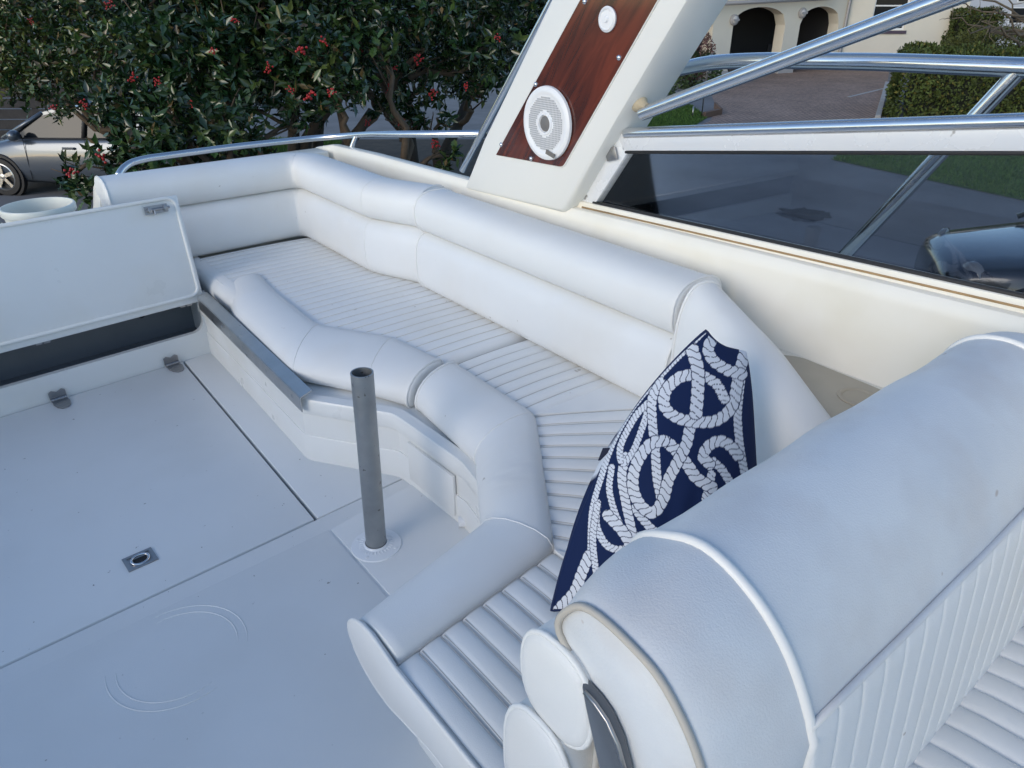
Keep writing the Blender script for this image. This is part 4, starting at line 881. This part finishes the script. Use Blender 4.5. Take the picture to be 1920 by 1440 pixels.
m = MB(); piers = [(-2.9, ops[0][0]), (ops[0][1], ops[1][0]), (ops[1][1], ops[2][0]), (ops[2][1], hx_(1571))]
for a, b in piers: m.add(*obox(HP(a, .25), u_ * (b - a), bk_ * TH, (0, 0, WT - .25)))
for a, b in ops:
    n = 14; cv = []
    for k in range(n + 1):
        t = k / n; x = a + (b - a) * t; cv.append((x, zs_ + (zt_ - zs_) * math.sqrt(max(0, 1 - (2 * t - 1) ** 2)) ** .8))
    v = []; f = []
    for x, z in cv: v += [HP(x, z), HP(x, WT), HP(x, z, TH), HP(x, WT, TH)]
    for k in range(n):
        i, j = 4 * k, 4 * k + 4; f += [[i, j, j + 1, i + 1], [i, i + 2, j + 2, j], [i + 2, i + 3, j + 3, j + 2]]
    m.add(v, f)
m.build('carport_wall', render_w, house, 30, False)
for a, b in piers: mk('pier_base', *obox(HP(a - .02, 0, -.03), u_ * (b - a + .04), bk_ * (TH + .06), (0, 0, .25)), pillar_b, house, None, False)
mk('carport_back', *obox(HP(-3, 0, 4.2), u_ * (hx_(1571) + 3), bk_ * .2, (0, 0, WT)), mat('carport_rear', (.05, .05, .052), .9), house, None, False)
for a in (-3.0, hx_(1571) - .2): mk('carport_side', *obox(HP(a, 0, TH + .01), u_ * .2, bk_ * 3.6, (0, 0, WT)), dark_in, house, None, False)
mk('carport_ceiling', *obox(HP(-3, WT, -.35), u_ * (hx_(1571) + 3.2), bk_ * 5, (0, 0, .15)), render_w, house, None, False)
mk('carport_roof', *prism([HP(-3.2, WT + .16, -.5), HP(hx_(1571) + .2, WT + .16, -.5), HP(hx_(1571) + .2, WT + 1.8, 4), HP(-3.2, WT + 1.8, 4)], (0, 0, .12)), roofm, house, None, False)
mk('gutter', *tube([HP(-3.2, hz(1300, 12) , -.30), HP(hx_(1530), hz(1500, -4), -.30)], .075, 8), gutter, house, 180, False)
for q in ((1363, 37), (1485, 24)):
    c = HP(hx_(q[0]), hz(*q)); l = mk('wall_lamp', *lathe([(.21, 0), (.21, .10), (.17, .13), (.16, .12), (.001, .14)], c, n_, 20), gutter, house, 40, False)
    mk('lens', *lathe([(.15, .11), (.13, .16), (.001, .18)], c, n_, 16), mat('lamp_lens', (.55, .54, .52), .3), l, 60, False)
    mk('lens_bar', *obox(c + n_ * .17 - u_ * .17 - [0, 0, .035], u_ * .34, n_ * .03, (0, 0, .07)), gutter, l, None, False)
# things stored in the carport
for k, (a, z, s) in enumerate(((ops[1][0] + .45, .0, 1.0), (ops[1][0] + 1.35, .0, .9), (ops[2][0] + .6, .0, 1.0))):
    c = HP(a, 0, 1.8); t = thing('garden_chair', tuple(c), ['dark garden chair stored at the left of the wide carport arch', 'dark garden chair stored at the right of the wide carport arch', 'dark garden chair under the narrower carport arch'][k], 'chair', 'chairs stored in the carport')
    cm = mat('chair_dark', (.03, .03, .032), .6) if 'chair_dark' not in MATS else MATS['chair_dark']
    mk('seat', *obox(c + [0, 0, .45], u_ * .5, bk_ * .5, (0, 0, .05)), cm, t, None, False); mk('backrest', *obox(c + [0, 0, .5] + bk_ * .45, u_ * .5, bk_ * .05, (0, 0, .55)), cm, t, None, False)
    for i in (0, 1):
        for j in (0, 1): mk('leg', *obox(c + u_ * (.46 * i) + bk_ * (.46 * j), u_ * .04, bk_ * .04, (0, 0, .45)), cm, t, None, False)
# main wing, turned to face the yard
w0 = HP(hx_(1572), 0, .0); wd = RV.copy(); wb = F0.copy(); WL = (lambda d: (np.linalg.solve(np.array([[wd[0], -d[0]], [wd[1], -d[1]]]), -w0[:2])[0]))(ray(1797, 90)); WP = lambda s, z, o=0.0: w0 + wd * s + wb * o + np.array([0, 0, z])
def wx_(px): d = ray(px, 60); return np.linalg.solve(np.array([[wd[0], -d[0]], [wd[1], -d[1]]]), -w0[:2])[0]
def wz_(px, py): p = WP(wx_(px), 0); d = ray(px, py); k = (p[:2] @ d[:2]) / (d[:2] @ d[:2]); return CAMZ + d[2] * k
wa, wb_, z0, z1 = wx_(1630), wx_(1694), wz_(1660, 56), wz_(1650, -22)
mw = MB()
for (a, b, c, d) in ((0, wa, 0, 5), (wb_, WL, 0, 5), (wa, wb_, 0, z0), (wa, wb_, z1, 5)): mw.add(*obox(WP(a, c), wd * (b - a), wb * .3, (0, 0, d - c)))
mw.add(*obox(WP(WL - .3, 0, .301), wd * .3, wb * 6, (0, 0, 5)))
mw.build('wall', render_w, house, None, False)
mk('roof', *prism([WP(-.6, 5, -.5), WP(WL + .5, 5, -.5), WP(WL + .5, 7.4, 3.5), WP(-.6, 7.4, 3.5)], (0, 0, .15)), roofm, house, None, False)
wn = MB(); fw = .07
for (a, b, c, d) in ((wa, wb_, z0, z0 + fw), (wa, wb_, z1 - fw, z1), (wa, wa + fw, z0 + fw, z1 - fw), (wb_ - fw, wb_, z0 + fw, z1 - fw)): wn.add(*obox(WP(a, c, .08), wd * (b - a), wb * .07, (0, 0, d - c)))
wno = wn.build('window', uw, house, None, False)
mk('pane', *obox(WP(wa + .01, z0 + .01, .12), wd * (wb_ - wa - .02), wb * .01, (0, 0, z1 - z0 - .02)), carglass, wno, None, False)
mk('glazing_bar', *obox(WP(wa + fw, wz_(1640, 12), .085), wd * (wb_ - wa - 2 * fw), wb * .05, (0, 0, .06)), uw, wno, None, False)
mk('sill', *obox(WP(wa - .1, z0 - .16, -.07), wd * (wb_ - wa + .2), wb * .14, (0, 0, .13)), mat('sill_purple', (.085, .06, .085), .6), wno, None, False)
mk('drainpipe', *tube([HP(hx_(1566), 0, -.08), HP(hx_(1566), 4.5, -.08)], .06, 10), gutter, house, 60, False)
# neighbour's house, far right
nh0 = at(1770, 60, 48); nh0[2] = 0; nh = thing('house', tuple(nh0), 'pale grey neighbouring house behind the bare branches', 'house')
mk('wall', *obox(nh0, RV * 16, F0 * 7, (0, 0, 6)), mat('grey_render', (.55, .56, .58), .9, var=.05, vs=1), nh, None, False)
for k, (a, b, c, d) in enumerate(((1884, 1912, 12, 42), (1890, 1918, -25, 4))):
    s = 48 / FPX; x0, x1 = (a - 1770) * s, (b - 1770) * s; zt0, zb0 = CAMZ - (c + 5) * .033, CAMZ - (d + 5) * .033
    wv = mk('window', *obox(nh0 + RV * x0 - F0 * .04 + [0, 0, zb0], RV * (x1 - x0), F0 * .06, (0, 0, zt0 - zb0)), uw, nh, None, False)
    mk('pane', *obox(nh0 + RV * (x0 + .07) - F0 * .05 + [0, 0, zb0 + .07], RV * (x1 - x0 - .14), F0 * .03, (0, 0, zt0 - zb0 - .14)), carglass, wv, None, False)
mk('roof', *prism([nh0 + [0, 0, 6] - RV, nh0 + RV * 17 + [0, 0, 6], nh0 + RV * 17 + F0 * 3.5 + [0, 0, 8.5], nh0 - RV + F0 * 3.5 + [0, 0, 8.5]], (0, 0, .2)), roofm, nh, None, False)
# kerb along the hedge, drainage channel, edging and stakes
stone = mat('kerb_stone', (.42, .41, .39), .85, var=.2, vs=5)
k0, k1 = gnd(1650, 226), gnd(1666, 160); kd = k1 - k0
kb = thing('kerb', tuple(k0), 'pale stone kerb along the foot of the long hedge', 'kerb')
for i in range(6): mk('kerb_stone', *obox(k0 + kd * (i / 6) + [0, 0, .0], kd * (1 / 6 - .004), -RV * .16, (0, 0, .14), .012), stone, kb, None, False)
d0, d1 = gnd(1588, 182), gnd(1655, 166); dr = thing('drain_channel', tuple(d0), 'thin pale drainage channel crossing the brick drive', 'drain'); dd_ = d1 - d0
pn_ = np.cross(dd_, ZV); pn_ /= np.linalg.norm(pn_); mk('channel', *obox(d0 + [0, 0, .004], dd_, pn_ * .12, (0, 0, .010)), stone, dr, None, False)
e0 = gnd(1322, 222); eg = thing('edging_stones', tuple(e0), 'brown stone edging at the lawn corner beside the drive', 'edging'); br_ = mat('edging_brown', (.16, .10, .07), .9, var=.2, vs=6)
e1, e2 = gnd(1350, 216), gnd(1338, 203)
mk('stone', *obox(e0, e1 - e0, (.05, .14, 0), (0, 0, .16), .01), br_, eg, None, False); mk('stone', *obox(e1 + [0, 0, 0], e2 - e1, (.12, .02, 0), (0, 0, .18), .01), br_, eg, None, False)
for q, hgt, lb_ in (((1298, 222), .32, 'short grey marker stake in the lawn edge'), ((1315, 222), 1.55, 'tall thin shepherd hook stake at the lawn corner')):
    s0 = gnd(*q); t = thing('garden_stake', tuple(s0), lb_, 'stake'); pth = [s0, s0 + [0, 0, hgt]]
    if hgt > 1: pth += [s0 + RV * .03 + [0, 0, hgt + .10], s0 + RV * .10 + [0, 0, hgt + .12], s0 + RV * .14 + [0, 0, hgt + .05]]
    mk('rod', *tube(pth, .022 if hgt < 1 else .016, 8), steeld, t, 180, False)
# bare branches of a shrub at the far right
rng = np.random.default_rng(77); bs = at(1960, 70, 24); bs[2] = 0; bt = thing('bare_tree', tuple(bs), 'leafless gnarled tree reaching in from the right above the hedge', 'tree')
bm_ = MB(); sh, P = limb(rng, bs, at(1945, 40, 24), .13, .09, 7, .05); bm_.add(*sh); bm_.build('trunk', bark, bt, 60, False); bm_ = MB()
for (x, y) in ((1790, 8), (1785, 35), (1800, -20), (1860, 15), (1815, 55), (1850, 62), (1880, -15), (1840, 40)):
    sh, Q = limb(rng, P[-1 - rng.integers(0, 2)], at(x, y, 23.5 + rng.uniform(-.8, .8)), .05, .014, 9, .10); bm_.add(*sh)
    for k in range(7):
        a = Q[rng.integers(3, 9)]; sh, Q2 = limb(rng, a, a + rdir(rng, 1)[0] * rng.uniform(.25, .7), .014, .005, 5, .2); bm_.add(*sh)
bm_.build('limbs', mat('bare_bark', (.15, .12, .085), .85, var=.3, vs=6), bt, 180, False)
# dark timber fence behind the silver car
fd = at(-40, 235, 17); fd[2] = 0; fc = thing('timber_fence', tuple(fd), 'dark horizontal board fence behind the silver car', 'fence'); fm = mat('dark_timber', (.035, .033, .034), .8, var=.3, vs=4)
for k in range(9): mk('board', *obox(fd - RV * 3 + [0, 0, .06 + k * .235], RV * 6.6, F0 * .03, (0, 0, .215)), fm, fc, None, False)
for k in range(4): mk('post', *obox(fd - RV * (3 - k * 2.17) + F0 * .035, RV * .1, F0 * .1, (0, 0, 2.25)), fm, fc, None, False)
# manhole patch in the yard
mh = gnd(1510, 402); rp_ = random.Random(4); mo = ([tuple(mh + np.array([math.cos(a) * (.42 + rp_.uniform(-.12, .10)), math.sin(a) * (.40 + rp_.uniform(-.12, .10)), .005])) for a in np.linspace(0, 6.28, 30, endpoint=False)], [list(range(30))])
struct(mk('asphalt_patch', mo[0], mo[1], mat('patch_dark', (.10, .095, .10), .9, var=.5, vs=6, bump=.6, bs=60), None, None, False))

# ================================================================= CARS
def car(label, origin, fwd, paint, group=None):
    o0 = np.array([origin[0], origin[1], 0.0]); fx = np.array([*fwd, 0.0]); fx /= np.linalg.norm(fx); lf = np.array([-fx[1], fx[0], 0]); t = thing('parked_car', tuple(o0), label, 'car', group)
    W = lambda x, y, z: o0 + fx * x + lf * y + np.array([0, 0, z])
    # lower body stations: x, half width, belt height, sill
    S = [(2.06, .50, .62, .36), (2.0, .66, .70, .25), (1.85, .77, .76, .21), (1.45, .85, .83, .20), (.95, .875, .93, .20), (.55, .88, .965, .20), (-.4, .885, .985, .20), (-1.1, .88, 1.0, .20), (-1.55, .86, 1.0, .21), (-1.85, .80, .97, .25), (-2.0, .70, .90, .34), (-2.04, .60, .82, .42)]
    v = []; f = []; nn_ = 0
    for x, hw, zb, zs in S:
        h = zb - zs; sec = [(0, zs), (hw * .8, zs), (hw * .95, zs + h * .10), (hw, zs + h * .35), (hw * .995, zs + h * .6), (hw * .965, zs + h * .85), (hw * .92, zb - .02), (hw * .84, zb + .005), (hw * .5, zb + (.035 if x > .9 else .02)), (0, zb + (.045 if x > .9 else .025))]
        r = [(y, z) for y, z in sec] + [(-y, z) for y, z in sec[-2:0:-1]]; nn_ = len(r); v += [W(x, y, z) for y, z in r]
    for a in range(len(S) - 1):
        for k in range(nn_): f.append([a * nn_ + k, a * nn_ + (k + 1) % nn_, (a + 1) * nn_ + (k + 1) % nn_, (a + 1) * nn_ + k])
    f += [list(range(nn_)), [(len(S) - 1) * nn_ + k for k in range(nn_)]]
    body = mk('body', v, f, paint, t, 50, False)
    # cabin: glass shell and painted roof with pillars
    Cb = [(1.05, .74, .96), (.35, .70, 1.36), (.05, .68, 1.43), (-.6, .67, 1.46), (-1.2, .66, 1.43), (-1.55, .66, 1.34), (-1.86, .72, .99)]
    v = []; f = []
    for x, hw, z in Cb: v += [W(x, .80 if z > 1.0 else hw, .955), W(x, hw, z - .02), W(x, hw * .8, z), W(x, -hw * .8, z), W(x, -hw, z - .02), W(x, -.80 if z > 1.0 else -hw, .955)]
    for a in range(len(Cb) - 1):
        for k in range(5): f.append([a * 6 + k, a * 6 + k + 1, a * 6 + k + 7, a * 6 + k + 6])
    cab = mk('cabin_glass', v, f, carglass, t, 30, False)
    rv = []; rf = []
    for x, hw, z in Cb[1:6]: rv += [W(x, hw + .012, z - .05), W(x, hw + .004, z + .0), W(x, hw * .8, z + .022), W(x, 0, z + .03), W(x, -hw * .8, z + .022), W(x, -hw - .004, z), W(x, -hw - .012, z - .05)]
    for a in range(4):
        for k in range(6): rf.append([a * 7 + k, a * 7 + k + 1, a * 7 + k + 8, a * 7 + k + 7])
    mk('roof', rv, rf, paint, t, 50, False)
    for s in (1, -1):
        mk('pillar', *tube([W(1.12, s * .79, .95), W(.35, s * .705, 1.35)], .032, 8), paint, t, 180, False)
        mk('pillar', *tube([W(-.35, s * .815, .97), W(-.42, s * .69, 1.42)], .035, 8), black, t, 180, False)
        mk('pillar', *prism([W(-1.32, s * .80, .98), W(-1.9, s * .74, .97), W(-1.58, s * .675, 1.35), W(-1.28, s * .675, 1.40)], lf * s * .025), paint, t, None, False)
        mi = mk('mirror', *lathe([(.02, -.09), (.075, -.08), (.09, 0), (.07, .07), (.02, .09)], W(.78, s * .96, 1.02), lf, 14), paint, t, 60, False)
        mk('mirror_arm', *obox(W(.74, s * .82, .97), fx * .08, lf * s * .1, (0, 0, .05)), black, mi, None, False)
        mk('side_trim', *tube([W(1.0, s * .82, .955), W(-1.3, s * .835, .985)], .012, 6), black, t, 180, False)
        for xx in (.72, -.38): mk('door_gap', *tube([W(xx, s * .852, .95), W(xx, s * .882, .62), W(xx + .03, s * .86, .28)], .005, 5), black, t, 180, False)
        for xx in (-.18, -1.02): mk('door_handle', *obox(W(xx, s * .872, .80), fx * .2, lf * s * .03, (0, 0, .035)), paint, t, None, False)
        mk('headlight', *lathe([(.16, 0), (.15, .05), (.09, .09), (.001, .10)], W(1.80, s * .60, .66), fx + lf * s * .5, 16), mat('headlight_glass', (.14, .15, .16), .08) if 'headlight_glass' not in MATS else MATS['headlight_glass'], t, 60, False)
        for xx in (1.28, -1.27):
            ac = W(xx, s * .80, .32); mk('wheel_arch', *lathe([(.385, 0), (.385, .088), (.345, .092), (.345, 0)], ac, lf * s, 30), black, t, 40, False)
            wl = mk('wheel', *lathe([(.20, .0), (.31, .0), (.325, .03), (.325, .14), (.31, .165), (.235, .17), (.225, .16), (.2, .10)], ac - lf * s * .07, lf * s, 32), black, t, 40, False)
            rm = MB(); lv_, lf_ = lathe([(.225, .15), (.23, .165), (.215, .172), (.205, .15), (.19, .10)], ac - lf * s * .07, lf * s, 28); rm.add(lv_, lf_[:-2]); rm.add(*lathe([(.05, .08), (.05, .15), (.03, .16), (.001, .16)], ac - lf * s * .07, lf * s, 14))
            for k in range(5):
                a = 2 * math.pi * k / 5 + .3; dv = fx * math.cos(a) + ZV * math.sin(a); pv = np.cross(lf, dv); c0_ = ac + lf * s * .06; rm.add(*obox(c0_ + dv * .03 - pv * .028, dv * .185, pv * .056, lf * s * .022))
            rm.build('rim', alu, wl, 40, False)
    mk('grille', *obox(W(2.02, -.42, .42), lf * .84, fx * .03, (0, 0, .14)), black, t, None, False)
    return t
silver = mat('paint_silver_shaded', (.105, .125, .155), .3, .45, coat=.8); blackp = mat('paint_black', (.012, .013, .016), .25, .1, coat=1.0)  # silver is darkened in its colour to stand in for shade on the car
wpos = gnd(18, 366); fwd_ = -RV[:2] + .10 * F0[:2]; fwd_ /= np.linalg.norm(fwd_); lfn = np.array([-fwd_[1], fwd_[0]])
side_s = 1 if lfn @ F0[:2] < 0 else -1
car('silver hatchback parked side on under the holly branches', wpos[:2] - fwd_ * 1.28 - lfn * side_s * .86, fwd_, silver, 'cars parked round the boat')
wpos = gnd(1905, 560); fw2 = -RV[:2] * .85 + F0[:2] * .25
car('black car parked beside the boat, seen through the tinted window', (gnd(1752, 492, .6) - np.array([*(fw2 / np.linalg.norm(fw2)), 0]) * 2.0)[:2], fw2 / np.linalg.norm(fw2), blackp, 'cars parked round the boat')
